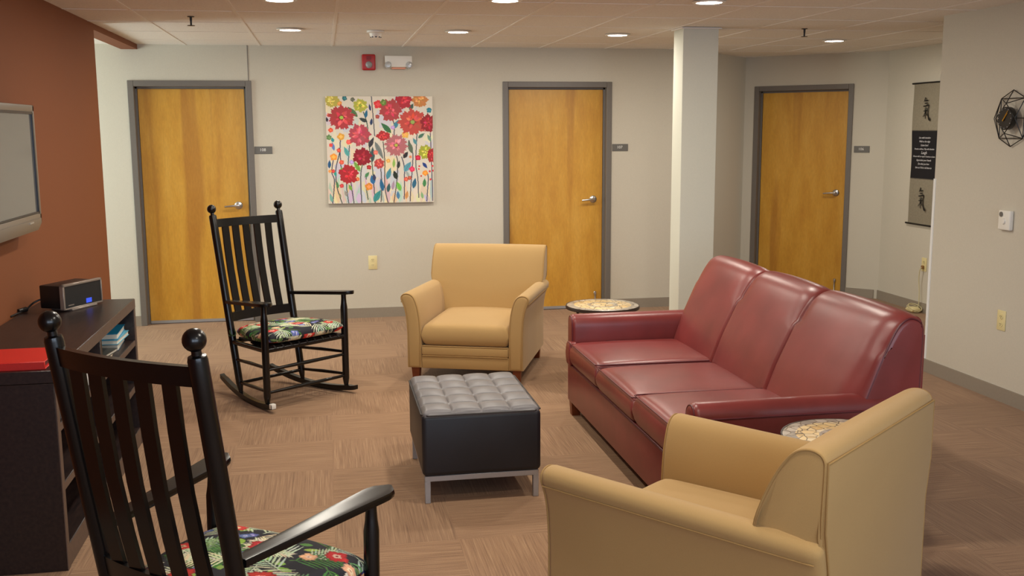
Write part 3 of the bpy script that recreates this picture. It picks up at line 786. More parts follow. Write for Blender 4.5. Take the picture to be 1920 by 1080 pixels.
for tx, sz in lines:
    t = text_mesh(tx, sz*.86, M_chalk, 'script_line', shear=.25); t.parent = mid_c; t.rotation_euler = (PI/2, 0, 0); t.location = (0, -.0255, z); z -= .0335
tag(r, 'long grey cloth scroll with black characters hanging on the hall wall', 'wall scroll')

# ------------------------------------------------------------------ television
r = empty('television', (XL+.022, 4.805, 0), PI/2)      # local x = +Y, local -y = into the room (+X)
hw = .665; zb, zt = 1.22, 1.803
bm = B()
for q in ((-hw, hw, zt-.035, zt), (-hw, hw, zb, zb+.055), (-hw, -hw+.028, zb, zt), (hw-.028, hw, zb, zt)):
    box(bm, q[0], q[1], -.085, -.02, q[2], q[3], .006, 2)
box(bm, -hw+.01, hw-.01, -.07, -.02, zb+.01, zt-.01)
obj('bezel', bm, M_bezel, r)
bm = B()
prism(bm, [(-.089, zb+.03), (-.089, zb+.005), (-.072, zb-.03), (-.03, zb-.03), (-.02, zb+.03)], -hw+.03, hw-.02, 'x', .006, 3); obj('speaker_bar', bm, M_bezel, r)
bm = B(); a_, b_ = hw-.028, hw-.042
for q in ((-a_, a_, zt-.045, zt-.034), (-a_, a_, zb+.056, zb+.062), (-a_, -b_, zb+.05, zt-.04), (b_, a_, zb+.05, zt-.04)): box(bm, q[0], q[1], -.0855, -.07, q[2], q[3])
obj('inner_bezel', bm, M_bezeldark, r, flat=True)
bm = B(); box(bm, -b_, b_, -.078, -.068, zb+.062, zt-.045); obj('screen', bm, M_screen, r, flat=True)
bm = B(); box(bm, -.2, .2, -.03, .02, 1.35, 1.65, .005, 1); obj('wall_bracket', bm, M_iron, r)
bm = B(); box(bm, .43, .50, -.0905, -.088, zb+.014, zb+.022); obj('maker_badge', bm, M_chrome, r, flat=True)
tag(r, 'flat grey television mounted on the orange wall', 'television')

# ------------------------------------------------------------------ media console
SX0, SX1, SY0, SY1, SZ = XL+.012, -1.015, 3.985, 5.685, .79
r = empty('media_console', (SX0, SY0, 0))
D = SX1-SX0; L = SY1-SY0
def part(name, M, *boxes, bev=.002, parent=r):
    bm = B()
    for q in boxes: box(bm, *q, bev, 1)
    return obj(name, bm, M, parent)
part('top', M_darkwood, (0, D, 0, L, SZ-.048, SZ))
part('end_panel', M_darkwood, (0, D-.002, 0, .04, 0, SZ-.049)); part('end_panel', M_darkwood, (0, D-.002, L-.04, L, 0, SZ-.049))
part('back_panel', M_darkwood, (0, .012, .04, L-.04, .05, SZ-.049))
part('divider', M_darkwood, (.013, D-.004, L/2-.018, L/2+.018, .091, SZ-.05))
for z in (.572, .338):
    part('shelf', M_darkwood, (.013, D-.004, .041, L/2-.019, z-.03, z)); part('shelf', M_darkwood, (.013, D-.004, L/2+.019, L-.041, z-.03, z))
part('base_board', M_darkwood, (.013, D-.003, .041, L-.041, .0, .09))
ed = part('edge_banding', M_darkedge, (D, D+.0025, .0, L, SZ-.048, SZ-.002), (D-.002, D+.0015, .001, .039, .0, SZ-.05), (D-.002, D+.0015, L-.039, L-.001, .0, SZ-.05), (D-.003, D-.0005, .042, L-.042, .002, .088),
          *[(D-.004, D-.001, a, b, z-.029, z-.001) for z in (.572, .338) for a, b in ((.042, L/2-.02), (L/2+.02, L-.042))], bev=0)
ed['label'] = 'lighter front edges'  # front edges coloured lighter than the panels
tag(r, 'espresso brown open shelf media console along the orange wall', 'console')
# things on and in the console
r = empty('tabletop_radio', (-1.282, 5.305, SZ), math.radians(62.8))
bm = B(); box(bm, .012, .275, .012, .15, .012, .128, .006, 2); obj('cabinet', bm, M_dark, r)
bm = B()
for q in ((0, .287, .124, .136), (0, .287, .008, .016), (0, .012, .008, .136), (.279, .287, .008, .136)): box(bm, q[0], q[1], -.004, .02, q[2], q[3], .002, 1)
obj('front_frame', bm, M_radioframe, r)
bm = B(); box(bm, .012, .279, 0, .014, .016, .124); g = obj('speaker_grille', bm, M_grille, r, flat=True)
bm = B(); box(bm, .165, .205, -.0015, .001, .022, .045); obj('display', bm, M_lcd, g, flat=True)
bm = B(); box(bm, .035, .075, -.0012, .001, .026, .031); obj('badge', bm, M_radioframe, g, flat=True)
bm = B(); box(bm, .05, .235, -.012, .12, 0, .011, .003, 1); obj('foot', bm, M_radioframe, r)
tag(r, 'black tabletop radio with silver frame standing on the dark console', 'radio')
r = empty('black_power_cable', (-1.44, 5.36, SZ))
bm = B(); ring_tube(bm, spline([(.06, .06, .03), (.03, .07, .05), (-.01, .05, .035), (-.03, .0, .012), (-.05, -.06, .006), (-.06, -.16, .006)], 6), .005, 8); obj('cord', bm, M_dark, r)
bm = B(); ring_tube(bm, [(-.03, .0, .014), (-.055, -.045, .012)], [.013, .011], 10); obj('ferrite_plug', bm, M_dark, r)
tag(r, 'short black cable lying behind the radio on the console', 'cable')
r = empty('red_binder', (-1.27, 4.01, SZ), math.radians(1))
bm = B(); box(bm, -.2, .22, 0, .27, .027, .031, .0015, 1); box(bm, -.2, .22, 0, .27, 0, .004, .0015, 1); box(bm, -.2, .22, -.004, .004, .0, .031, .002, 1); obj('cover', bm, speckled('red_cover', lin(206, 34, 24), .45, 200, .05, .05), r)
bm = B(); box(bm, -.19, .21, .006, .262, .005, .026); obj('pages', bm, mat('dark_pages', lin(90, 22, 26), .7), r, flat=True)
tag(r, 'red binder lying flat on the near end of the dark console', 'binder')
M_page = mat('paper_edge', lin(214, 212, 200), .8)
def book(name, loc, rz, w, d, h, col, label, group=None):
    r = empty(name, loc, rz)
    M = mat(name+'_cover', col, .35)
    bm = B(); box(bm, 0, w, 0, d, h-.003, h); box(bm, 0, w, 0, d, 0, .003); box(bm, 0, .004, 0, d, 0, h); obj('cover', bm, M, r, flat=True)
    bm = B(); box(bm, .005, w-.004, .003, d-.003, .003, h-.003); obj('pages', bm, M_page, r, flat=True)
    return tag(r, label, 'book', group)
SH = .572
book('book', (-1.25, 5.36, SH), .06, .20, .27, .034, lin(24, 60, 84), 'dark blue book at the bottom of the pile inside the console', 'books stacked in the console')
book('book', (-1.245, 5.365, SH+.0345), -.03, .195, .265, .024, lin(96, 170, 196), 'pale blue book second from top of the console pile', 'books stacked in the console')
book('book', (-1.25, 5.36, SH+.059), .05, .20, .27, .030, lin(30, 130, 172), 'bright blue book on top of the console pile', 'books stacked in the console')
r = book('magazine', (-1.20, 5.05, SH), .1, .16, .22, .026, lin(196, 176, 150), 'colourful magazine lying beside the blue books in the console'); r['category'] = 'magazine'
bm = B()
for q, c in (((.02, .07, .03, .12), 0), ((.09, .14, .08, .18), 1)): box(bm, q[0], q[1], q[2], q[3], .026, .0265)
obj('cover_picture', bm, mat('cover_red', lin(150, 50, 40), .35), r, flat=True)
r = book('magazine', (-1.22, 5.045, SH+.027), -.15, .16, .22, .016, lin(60, 60, 56), 'dark magazine on top of the colourful one in the console'); r['category'] = 'magazine'
r = empty('paper_carton', (-1.20, 4.42, SH))
bm = B(); box(bm, 0, .16, 0, .22, 0, .09, .003, 1); obj('carton_body', bm, mat('pale_card', lin(206, 206, 206), .6), r)
bm = B(); box(bm, -.002, .162, -.002, .222, .09, .10, .002, 1); obj('carton_lid', bm, M_white, r)
tag(r, 'pale carton seen between the near chair slats inside the console', 'carton')
r = empty('black_cup', (-1.10, 4.98, .338))
bm = B(); lathe(bm, [(.0, 0), (.032, 0), (.04, .07), (.037, .07), (.030, .006), (0, .006)], (0, 0, 0), 'z', 24); obj('cup_body', bm, M_dark, r)
bm = B(); ring_tube(bm, [(.0385*math.cos(t*PI/12), .0385*math.sin(t*PI/12), .07) for t in range(24)], .002, 6, closed=True); obj('rim', bm, M_chrome, r)
tag(r, 'small black cup with silver rim on the console middle shelf', 'cup')
r = empty('remote_control', (-1.06, 4.13, .572), .3)
bm = B(); box(bm, -.022, .022, -.08, .08, 0, .018, .006, 2); obj('remote_body', bm, M_dark, r)
bm = B()
for i in range(4):
    for j in range(3): box(bm, -.012+.012*j-.003, -.012+.012*j+.003, -.05+.025*i, -.042+.025*i, .018, .0195)
obj('buttons', bm, M_sign, r, flat=True)
tag(r, 'remote control on the console shelf near its front end', 'remote')

# ------------------------------------------------------------------ rocking chairs
WF, WR, YF, YR = .304, .2395, -.185, .185
ZS = .37
def make_cushion(root):
    n = 230; P = Paint(n, n, lin(20, 20, 32)); rng = random.Random(11); S = n
    cream, pale, green, lime = (222, 216, 184), (190, 206, 176), (70, 120, 50), (140, 176, 70)
    def jit(c, a=12): return lin(*[max(0, min(255, v+rng.randint(-a, a))) for v in c])
    def palm(x, y, ang, L, col):
        ux, uy = math.cos(ang), math.sin(ang)
        for k in range(8):
            t = .10+.88*k/8; px, py = x+ux*L*t, y+uy*L*t
            for s in (-1, 1):
                a2 = ang+s*(.85-.30*t); ll = L*(.62-.36*t)
                P.leaf(px, py, px+math.cos(a2)*ll, py+math.sin(a2)*ll, 1.15+L*.006, jit(col))
        P.line([(x, y), (x+ux*L, y+uy*L)], .8, jit(col, 6))
    for i in range(40):
        x, y, a = rng.random()*S, rng.random()*S, rng.random()*6.28; L = rng.uniform(12, 26)
        P.leaf(x, y, x+math.cos(a)*L, y+math.sin(a)*L, rng.uniform(4, 7), jit(rng.choice([green, lime, (60, 150, 80), lime])))
    for i in range(58): palm(rng.random()*S, rng.random()*S, rng.random()*6.28, rng.uniform(42, 72), rng.choice([cream, pale, cream, pale, green, (110, 150, 90)]))
    def flower(x, y, r, c, inner):
        ph = rng.random()*6
        P.blob(x, y, r, r, jit(tuple(int(v*.8) for v in c), 6), 5, .16, ph); P.blob(x, y, r*.82, r*.82, jit(c), 5, .2, ph)
        P.blob(x, y, r*.38, r*.36, jit(inner), 5, .25, ph); P.blob(x, y, r*.14, r*.14, jit(tuple(int(v*.8) for v in c)))
    for i in range(9):
        x, y = rng.random()*S, rng.random()*S
        for k in range(3): flower(x+rng.uniform(-10, 10), y+rng.uniform(-10, 10), rng.uniform(6, 9), (96, 108, 176), (190, 196, 226))
    for i in range(6):
        x, y = rng.random()*S, rng.random()*S; flower(x, y, rng.uniform(8, 11), (236, 176, 140), (246, 220, 190))
    for x, y in ((30, 40), (60, 150), (120, 70), (150, 190), (205, 120), (190, 28), (20, 200), (110, 225), (215, 215)):
        flower(x, y, rng.uniform(14, 19), rng.choice([(196, 36, 34), (206, 52, 40)]), (240, 190, 160))
    us = np.linspace(-1, 1, n); hwf, hwr, hd, th = .318, .262, .240, .037
    V = []; cols = []
    for side in (1, -1):
        for j in range(n):
            for i in range(n):
                u, v = us[i], us[j]
                du, dv_ = u*math.sqrt(1-v*v*.22), v*math.sqrt(1-u*u*.22)    # rounded corners
                hw_ = hwr+(hwf-hwr)*(1-(v+1)/2)
                e_ = ((1-abs(u)**9)*(1-abs(v)**9))**.5
                V.append((du*hw_, dv_*hd+.012, side*(th*e_+(.010*(1-u*u)*(1-v*v) if side > 0 else 0))))
        im = P.im if side > 0 else P.im[::-1]
        cols.append(im.reshape(-1, 3))
    Fc = []
    for s in (0, 1):
        o0 = s*n*n
        for j in range(n-1):
            for i in range(n-1):
                a = o0+j*n+i; q = (a, a+1, a+n+1, a+n); Fc.append(q if s == 0 else q[::-1])
    me = bpy.data.meshes.new('seat_cushion'); me.from_pydata(V, [], Fc)
    set_print(me, np.concatenate(cols)); me.materials.append(M_print)
    me.polygons.foreach_set('use_smooth', [True]*len(me.polygons))
    o = bpy.data.objects.new('seat_cushion', me); COL.objects.link(o); o.parent = root
    o.location = (0, -.005, ZS+.026+th); o.rotation_euler = (math.radians(-1.5), 0, 0)
    o['label'] = 'tropical flower print seat cushion'
    for s in (-1, 1):
        bm = B(); cx, cy = s*.245, .245
        for k in range(2):
            ring_tube(bm, [(cx+.02*math.cos(t*PI/6), cy+.012*math.sin(t*PI/6)+.01*k, -.005+.022*math.sin(t*PI/6+k)) for t in range(12)], .004, 6, closed=True)
        ring_tube(bm, spline([(cx, cy, 0), (cx+s*.015, cy+.01, -.03), (cx+s*.01, cy+.012, -.06)], 4), .004, 6)
        obj('cushion_tie', bm, mat('tie_cloth', lin(60, 84, 50), .85), o)
def make_rocker():
    root = empty('rocking_chair')
    def post(a, b, name, prof, n=18):
        """round post from a to b with radius profile [(t, r)]"""
        a, b = Vector(a), Vector(b); bm = B()
        ring_tube(bm, [a+(b-a)*t for t, _ in prof], [r_ for _, r_ in prof], n); return obj(name, bm, M_black, root)
    topY, topZ, topX = .395, 1.165, .25
    for s in (-1, 1):
        o = post((s*WF, YF, .035), (s*WF, YF, .645), 'front_post', [(0, .011), (.03, .015), (.09, .0215), (.3, .0215), (.55, .0225), (.85, .0225), (.9, .018), (.95, .016), (1, .016)])
        b0, b1 = Vector((s*WR, YR, .035)), Vector((s*topX, topY, topZ-.012))
        o = post(b0, b1, 'back_post', [(0, .011), (.02, .015), (.06, .0225), (.4, .024), (.9, .024), (.988, .0238), (.997, .0215), (1.0, .013)])
        bm = B(); d = (b1-b0).normalized(); c = b1+d*.036
        ring_tube(bm, [c+d*.028*math.cos(PI-k*PI/12) for k in range(13)], [max(.0005, .028*math.sin(k*PI/12)) for k in range(13)], 20)
        ring_tube(bm, [b1-d*.005, b1+d*.012], [.0125, .0115], 14)
        obj('finial', bm, M_black, o)
        # runner
        R_ = 1.4; bm = B(); secs = []
        for k in range(25):
            y = -.265+(.47+.265)*k/24; x = s*(WF-(y-YF)/(YR-YF)*(WF-WR))
            z = R_-math.sqrt(R_*R_-y*y); w = .016; h = .034 if 1 < k < 23 else .028
            secs.append([(x-w, y, z), (x+w, y, z), (x+w, y, z+h), (x-w, y, z+h)])
        loft(bm, secs); bmesh.ops.bevel(bm, geom=[e_ for e_ in bm.edges if e_.calc_face_angle(0) > 1], offset=.004, segments=2, affect='EDGES')
        rn = obj('rocker_runner', bm, M_black, root)
        if s < 0:
            bm = B(); yy = -.262; xx = s*(WF-(yy-YF)/(YR-YF)*(WF-WR)); box(bm, xx-.0155, xx+.0155, yy-.007, yy+.022, .028, .0585, .003, 2)
            tag(obj('runner_tip', bm, M_white, rn), 'white tip of one rocker runner')
        # arm: flat paddle
        bm = B(); f = Vector((s*(WF+.012), YF-.075, .657)); g = Vector((s*.247, .275, .612)); m_ = 22
        secs = []
        for k in range(m_+1):
            t = k/m_; p_ = f+(g-f)*t
            w = .022+(.049-.022)*max(0, 1-t*1.0)**1.1
            if t < .12: w *= math.sqrt(max(0.02, 1-((.12-t)/.12)**2))
            h = .011; secs.append([(p_.x+w*math.cos(a)*1.0, p_.y, p_.z+h*max(-1, min(1, 2.4*math.sin(a)))) for a in [2*PI*j/16 for j in range(16)]])
        loft(bm, secs); obj('armrest', bm, M_black, root, 60)
        for z in (.26, .115):
            bm = B(); fr = z/.645; yb_ = YR+(z-.035)*(topY-YR)/(topZ-.035); xb = WR+(z-.035)*(topX-WR)/(topZ-.035)
            ring_tube(bm, [(s*WF, YF, z+.005), (s*(WF+xb)/2, (YF+yb_)/2, z), (s*xb, yb_, z-.01)], [.009, .0115, .009], 12); obj('side_stretcher', bm, M_black, root)
        bm = B(); ring_tube(bm, [(s*WF, YF, ZS), (s*(WR+.004), YR+.055, ZS-.01)], .0155, 12); obj('side_seat_rail', bm, M_black, root)
    for z in (.25, .11):
        bm = B(); ring_tube(bm, [(-WF, YF, z), (0, YF, z), (WF, YF, z)], [.009, .0125, .009], 12); obj('front_stretcher', bm, M_black, root)
    bm = B(); ring_tube(bm, [(-WR, YR+.012, .10), (WR, YR+.012, .10)], .0105, 12); obj('rear_stretcher', bm, M_black, root)
    bm = B(); ring_tube(bm, [(-WF, YF, ZS), (WF, YF, ZS)], .0165, 12); obj('front_seat_rail', bm, M_black, root)
    bm = B(); ring_tube(bm, [(-WR, YR+.06, ZS-.01), (WR, YR+.06, ZS-.01)], .0145, 12); obj('rear_seat_rail', bm, M_black, root)
    bm = B()
    for k in range(11):
        y = YF+.012+k*.021; w = WF-(y-YF)/(.25)*.058-.002
        box(bm, -w, w, y-.007, y+.007, ZS+.008-.012*math.sin(PI*k/10), ZS+.018-.012*math.sin(PI*k/10))
    for k in range(9):
        x = -.24+.06*k; ring_tube(bm, [(x, YF-.016, ZS+.002), (x, YF, ZS+.018), (x*.85, 0, ZS+.008), (x*.8, YR+.06, ZS+.008)], [.008, .009, .009, .008], 8)
    obj('woven_seat', bm, speckled('woven_black', lin(22, 20, 20), .5, 120, .2, .3), root)
    # back rails, curved backwards, and five slats
    def backy(z): return YR+(z-.035)*(topY-YR)/(topZ-.035)
    def backx(z): return WR+(z-.035)*(topX-WR)/(topZ-.035)
    def rail(name, z0, z1, bow, th=.011):
        secs = []
        for k in range(17):
            u = -1+2*k/16; secs.append([(u*backx(z), backy(z)+bow*(1-u*u)+dy, z) for z, dy in ((z0, -th), (z0, th), (z1, th), (z1, -th))])
        bm = B(); loft(bm, secs); bmesh.ops.bevel(bm, geom=[e_ for e_ in bm.edges if e_.calc_face_angle(0) > 1], offset=.004, segments=2, affect='EDGES')
        return obj(name, bm, M_black, root)
    rail('top_rail', 1.074, 1.124, .032); rail('bottom_rail', .485, .54, .032)
    for k in range(5):
        u = (k-2)*.325; secs = []
        for z in (.535, .65, .8, .95, 1.078):
            x = u*backx(z); y = backy(z)+.032*(1-u*u)+.012*math.sin((z-.53)/.53*PI); w = .0238
            secs.append([(x-w, y-.006, z), (x+w, y-.006, z), (x+w, y+.006, z), (x-w, y+.006, z)])
        bm = B(); loft(bm, secs); bmesh.ops.bevel(bm, geom=[e_ for e_ in bm.edges if e_.calc_face_angle(0) > 1], offset=.002, segments=2, affect='EDGES')
        obj('back_slat', bm, M_black, root)
    make_cushion(root)
    return root
rk = make_rocker(); rk.location = (-.2506, 6.505, 0.001); rk.rotation_euler = (0, 0, .6683)
tag(rk, 'black slat-back rocking chair in front of the back wall facing the room', 'rocking chair', 'black rocking chairs')
rk2 = copy_tree(rk); rk2.location = (-.2595, 2.8337, .001); rk2.rotation_euler = (.0246, 0, 2.4554)
tag(rk2, 'black slat-back rocking chair nearest the camera, seen from behind at left', 'rocking chair', 'black rocking chairs')

# ------------------------------------------------------------------ tan armchairs
def make_armchair():
    root = empty('tan_armchair')
    YFc, YBc = -.53, .415
    armp = [(.392, .10), (.392, .34), (.398, .43), (.410, .50), (.426, .543), (.434, .566), (.430, .588), (.412, .603), (.385, .607), (.358, .598), (.336, .574), (.319, .53), (.306, .47), (.299, .40), (.296, .33), (.295, .10)]
    armp = [(v.x, v.y) for v in spline([(a, b, 0) for a, b in armp[1:-1]], 3)]; armp = [(.392, .10)]+armp+[(.295, .10)]
    for s in (-1, 1):
        bm = B(); secs = []
        st = []
        for i in range(5):
            t = i/4*PI/2; st.append((YFc+.022*(1-math.sin(t)), .022*(1-math.cos(t))))
        st = sorted(st)+[(YFc+.25, 0), (0, 0), (.2, 0), (.36, 0), (.385, .003), (.398, .010), (.404, .022)]
        for y, d in st:
            pr = inset_profile(armp, d) if d > 0 else armp
            k = (y-YFc)/.9
            secs.append([(s*px_, y, .10+(pz-.10)*(1-.035*max(0, k)) if pz > .2 else pz) for px_, pz in pr])
        loft(bm, secs); a = obj('arm', bm, M_tan, root, 60)
        # piping round the front panel and along the outer lip
        bm = B(); fp = [(s*x_, YFc+.004, z_) for x_, z_ in inset_profile(armp, .006)]
        ring_tube(bm, fp, .0035, 8)
        lip = [(s*.429, y_, .10+(.546-.10)*(1-.035*max(0, (y_-YFc)/.9))) for y_ in (YFc+.01, -.3, 0, .2, .39)]
        ring_tube(bm, lip, .0032, 8); obj('arm_piping', bm, M_piping, a)
    # base rail and band
    bm = B(); box(bm, -.296, .296, YFc+.012, .39, .10, .185, .006, 2); obj('base_rail', bm, M_tan, root)
    bm = B(); box(bm, -.296, .296, YFc+.006, .34, .187, .252, .012, 3); obj('seat_band', bm, M_tan, root)
    bm = B(); pillow(bm, -.297, .297, YFc+.008, .30, .247, .395, .022, 30, 24); st = obj('seat_cushion', bm, M_tan, root, 60)
    bm = B()
    for z in (.186, .252): ring_tube(bm, [(-.29, YFc+.008, z), (.29, YFc+.008, z)], .0032, 8)
    obj('seat_piping', bm, M_piping, st)
    # back
    upp = [(.400, .565), (.404, .70), (.406, .79), (.404, .815), (.392, .832), (.368, .841), (.338, .838), (.310, .822), (.282, .788), (.252, .735), (.222, .665), (.196, .585), (.174, .51), (.155, .44), (.14, .38), (.12, .30)]
    upp = [(.398, .12), (.399, .35)]+[(v.x, v.y) for v in spline([(a, b, 0) for a, b in upp], 3)]+[(.12, .12)]
    bm = B(); prism(bm, upp, -.410, .410, 'x', .012, 4, .003, 8)
    for v in bm.verts:                      # narrower where it drops in between the arms
        t = min(1, max(0, (v.co.z-.50)/.12)); v.co.x *= .915+.095*t*t*(3-2*t)
    bk = obj('backrest', bm, M_tan, root, 60)
    bm = B()
    prism(bm, [(-.376, .10), (.376, .10), (.378, .5), (.410, .62), (.412, .806), (-.412, .806), (-.410, .62), (-.378, .5)], .385, .412, 'y', .005, 3); obj('rear_panel', bm, M_tan, bk)
    bm = B(); ring_tube(bm, [(.376, .410, .105), (.378, .410, .5), (.410, .410, .62), (.412, .410, .808), (-.412, .410, .808), (-.410, .410, .62), (-.378, .410, .5), (-.376, .410, .105)], .0032, 8)
    for s in (-1, 1):
        pr = inset_profile(upp, .004); ring_tube(bm, [(s*.409*(.915+.095*min(1, max(0, (b-.50)/.12))), a, b) for a, b in pr if b > .575], .0034, 8)
    obj('back_piping', bm, M_piping, bk)
    for sx in (-1, 1):
        for y, dy in ((-.47, 0), (.34, .02)):
            bm = B(); secs = []
            for t in (0, 1):
                x = sx*.345; z = .105*t; w = .020+.008*t; yy = y+dy*(1-t); secs.append([(x-w, yy-w, z), (x+w, yy-w, z), (x+w, yy+w, z), (x-w, yy+w, z)])
            loft(bm, secs); obj('leg', bm, M_leg, root, flat=True)
    return root
ac = make_armchair(); ac.location = (1.0673, 7.0768, 0); ac.rotation_euler = (0, 0, -.3617)
tag(ac, 'tan upholstered armchair with flared arms facing us beyond the ottoman', 'armchair', 'tan armchairs')
ac2 = copy_tree(ac); ac2.location = (1.3174, 2.9407, 0); ac2.rotation_euler = (0, 0, 3.8331)
tag(ac2, 'tan upholstered armchair at the front right seen from behind', 'armchair', 'tan armchairs')

# ------------------------------------------------------------------ sofa
def make_sofa():
    root = empty('leather_sofa', (1.88, 4.74, 0), -PI/2)
    HL = 1.06
    bm = B(); box(bm, -HL+.03, HL-.03, -.494, .47, .085, .315, .012, 3); obj('base', bm, M_burg, root)
    bm = B(); ring_tube(bm, [(-HL+.05, -.496, .312), (HL-.05, -.496, .312)], .004, 8); obj('base_piping', bm, M_burgpipe, root)
    ap = [(HL, .09), (HL, .50), (HL-.002, .555), (HL-.014, .585), (HL-.038, .602), (HL-.068, .602), (HL-.095, .588), (HL-.112, .56), (HL-.118, .50), (HL-.118, .30), (HL-.118, .09)]
    ap = [(ap[0])]+[(v.x, v.y) for v in spline([(a, b, 0) for a, b in ap[1:-1]], 3)]+[ap[-1]]
    for s in (-1, 1):
        bm = B(); prism(bm, [(s*x, z) for x, z in ap], -.490, .47, 'y', .03, 5, 0, 4); a = obj('arm', bm, M_burg, root, 60)
        bm = B(); ring_tube(bm, [(s*x, -.483, z) for x, z in inset_profile(ap, .012)], .004, 8)
        ring_tube(bm, [(s*(HL+.001), -.465, .545), (s*(HL+.001), 0, .545), (s*(HL+.001), .46, .545)], .004, 8); obj('arm_piping', bm, M_burgpipe, a)
    xs_ = [-.94, -.33, .32, .94]
    for k in range(3):
        x0, x1 = xs_[k]+.003, xs_[k+1]-.003; dz = (0, -.006, .016)[k]
        bm = B(); pillow(bm, x0, x1, -.514, .16, .312, .455+dz, .014, 30, 20)
        if k != 1:
            s = -1 if k == 0 else 1
            a, b = (x0-.055, x0+.03) if k == 0 else (x1-.03, x1+.055)
            pillow(bm, a, b, -.516, -.46, .312, .452+dz, .0, 12, 8)
        c = obj('seat_cushion', bm, M_burg, root, 60)
        bm = B(); xa = x0-(.055 if k == 0 else 0); xb = x1+(.055 if k == 2 else 0)
        for z in (.447+dz,):
            ring_tube(bm, [(x0+.01, .12, z-.002), (x0+.008, -.2, z), (xa+.012, -.49, z), (xa+.02, -.507, z), (xb-.02, -.507, z), (xb-.012, -.49, z), (x1-.008, -.2, z), (x1-.01, .12, z-.002)], .0035, 8)
        obj('cushion_piping', bm, M_burgpipe, c)
    bp = [(.485, .10), (.492, .5), (.496, .82), (.490, .880), (.470, .912), (.435, .926), (.395, .922), (.352, .894), (.312, .84), (.268, .762), (.225, .675), (.185, .59), (.15, .50), (.125, .42), (.125, .32), (.20, .12)]
    bp = [bp[0]]+[(v.x, v.y) for v in spline([(a, b, 0) for a, b in bp[1:-1]], 3)]+[bp[-1]]
    bxs = [-1.045, -.345, .33, 1.045]
    for k in range(3):
        bm = B(); prism(bm, bp, bxs[k]+.001, bxs[k+1]-.001, 'x', .022, 5, .010, 24)
        for v in bm.verts:              # soft pinch marks beside each seam near the crest
            d = min(abs(v.co.x-q_) for q_ in (bxs[k], bxs[k+1])); zz = v.co.z
            if zz > .78 and v.co.y < .47: v.co.z -= .012*math.exp(-(d/.045)**2); v.co.y += .010*math.exp(-(d/.045)**2)
            e_ = 1.045-abs(v.co.x)      # the outer ends round away towards the rear
            if e_ < .13 and v.co.y < .44 and zz > .3: v.co.y += (.44-v.co.y)/.30*.062*(1-e_/.13)**2
        obj('back_cushion', bm, M_burg, root, 60)
    bm = B(); prism(bm, [(-1.03, .09), (1.03, .09), (1.03, .84), (-1.03, .84)], .488, .502, 'y', .004, 2); obj('rear_panel', bm, M_burg, root, 60)
    for s in (-1, 1):
        bm = B(); pr = inset_profile(bp, .016); ring_tube(bm, [(s*1.040, a+max(0, .44-a)/.30*.060, b) for a, b in pr if b > .56], .004, 8)
        obj('back_piping', bm, M_burgpipe, root)
    for sx in (-1, 1):
        for y in (-.455, .44):
            bm = B(); secs = []
            for t in (0, 1):
                x = sx*(HL-.065); z = .087*t; w = .024+.006*t; secs.append([(x-w, y-w, z), (x+w, y-w, z), (x+w, y+w, z), (x-w, y+w, z)])
            loft(bm, secs); obj('leg', bm, M_leg, root, flat=True)
    return tag(root, 'burgundy leather three-seat sofa with rounded back', 'sofa')
make_sofa()

# ------------------------------------------------------------------ ottoman
r = empty('tufted_ottoman', (.668, 4.77, 0))
hw, hd = .272, .350; z0, z1 = .128, .425
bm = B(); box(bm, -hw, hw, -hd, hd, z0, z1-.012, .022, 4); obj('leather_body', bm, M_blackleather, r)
bm = B(); nx, ny = 96, 120; g = []
for i in range(nx+1):
    row = []
    for j in range(ny+1):
        u, v = i/nx, j/ny; cu, cv = u*4, v*5
        h = (abs(math.sin(PI*cu))*abs(math.sin(PI*cv)))**.38
        rim = min(1, min(u, 1-u)*28, min(v, 1-v)*34)
        x = -hw+.004+(2*hw-.008)*u; y = -hd+.004+(2*hd-.008)*v
        # rounded plan corners
        ex, ey = max(0, abs(x)-(hw-.03)), max(0, abs(y)-(hd-.03)); q_ = math.hypot(ex, ey)
        if q_ > .026: f = .026/q_; x = math.copysign(hw-.03+ex*f, x); y = math.copysign(hd-.03+ey*f, y)
        row.append(bm.verts.new((x, y, z1-.014+.012*rim+.016*h)))
    g.append(row)
for i in range(nx):
    for j in range(ny): bm.faces.new((g[i][j], g[i+1][j], g[i+1][j+1], g[i][j+1]))
ring = [g[i][0] for i in range(nx+1)]+[g[nx][j] for j in range(1, ny+1)]+[g[i][ny] for i in range(nx-1, -1, -1)]+[g[0][j] for j in range(ny-1, 0, -1)]
low = [bm.verts.new((v.co.x, v.co.y, z1-.03)) for v in ring]
for i in range(len(ring)):
    k = (i+1) % len(ring); bm.faces.new((ring[k], ring[i], low[i], low[k]))
bm.faces.new(low)
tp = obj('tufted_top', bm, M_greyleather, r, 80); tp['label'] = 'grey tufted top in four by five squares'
bm = B()
rr = [(-hw+.03, -hd), (hw-.03, -hd), (hw, -hd+.03), (hw, hd-.03), (hw-.03, hd), (-hw+.03, hd), (-hw, hd-.03), (-hw, -hd+.03)]
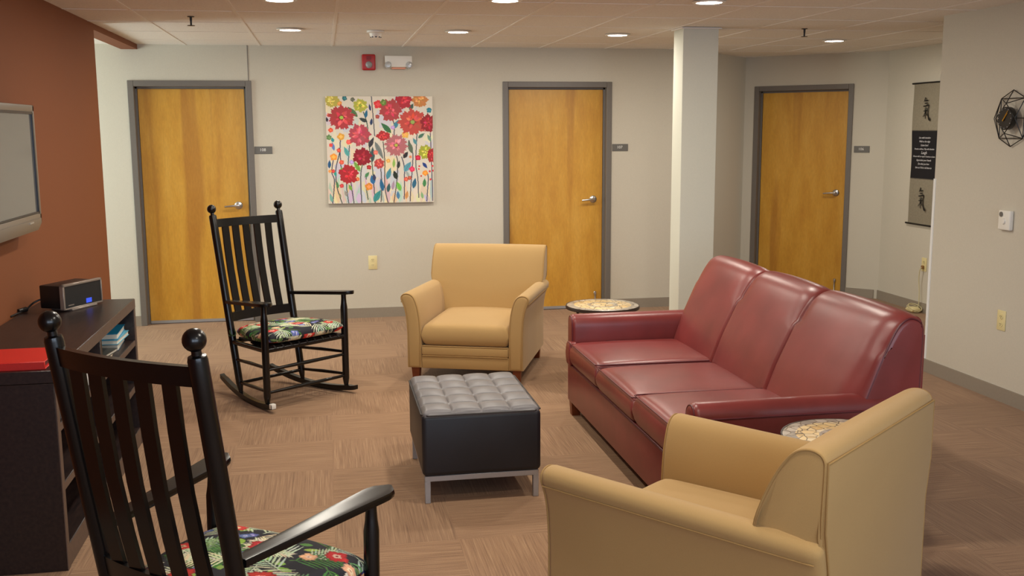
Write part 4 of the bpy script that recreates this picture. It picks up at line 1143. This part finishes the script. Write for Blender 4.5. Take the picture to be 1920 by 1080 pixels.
ring_tube(bm, [(a, b, z1-.014) for a, b in rr], .004, 8, closed=True); obj('top_piping', bm, M_stitch, r)
bm = B(); q_ = .026; x0, x1, y0, y1 = -.262, .262, -.338, .338
for q in ((x0, x1, y0, y0+q_), (x0, x1, y1-q_, y1), (x0, x0+q_, y0+q_, y1-q_), (x1-q_, x1, y0+q_, y1-q_)): box(bm, *q, .102, .128, .002, 1)
obj('frame', bm, M_steel, r)
for sx in (0, 1):
    for sy in (0, 1):
        bm = B(); a = x0 if sx == 0 else x1-q_; b = y0 if sy == 0 else y1-q_; box(bm, a, a+q_, b, b+q_, 0, .104, .002, 1); obj('leg', bm, M_steel, r)
tag(r, 'black leather ottoman with grey tufted top on a silver metal frame', 'ottoman')

# ------------------------------------------------------------------ mosaic side tables
def make_side_table():
    r = empty('mosaic_side_table')
    bm = B(); lathe(bm, [(0, .55), (.228, .55), (.232, .548), (.232, .543), (0, .543)], (0, 0, 0), 'z', 56); obj('mosaic_top', bm, M_mosaic, r, flat=False)
    bm = B(); lathe(bm, [(.22, .525), (.238, .528), (.24, .54), (.238, .5495), (.2325, .5495), (.2325, .5425), (.0, .5425), (.0, .525)], (0, 0, 0), 'z', 56); obj('rim', bm, M_rim, r)
    for k in range(3):
        a = k*2*PI/3+.4; c, s = math.cos(a), math.sin(a)
        bm = B(); ring_tube(bm, spline([(.20*c, .20*s, .525), (.13*c, .13*s, .40), (.09*c, .09*s, .25), (.14*c, .14*s, .1), (.19*c, .19*s, .008)], 6), .008, 8); obj('leg', bm, M_iron, r)
    bm = B(); ring_tube(bm, [(.088*math.cos(t*PI/12), .088*math.sin(t*PI/12), .25) for t in range(24)], .006, 8, closed=True); obj('brace_ring', bm, M_iron, r)
    return r
t1 = make_side_table(); t1.location = (1.752, 6.33, 0)
tag(t1, 'round stone mosaic side table at the far end of the sofa', 'side table', 'mosaic side tables')
t2 = copy_tree(t1); t2.location = (1.865, 3.36, 0); t2.rotation_euler = (0, 0, .5)
tag(t2, 'round stone mosaic side table between the sofa and the near armchair', 'side table', 'mosaic side tables')
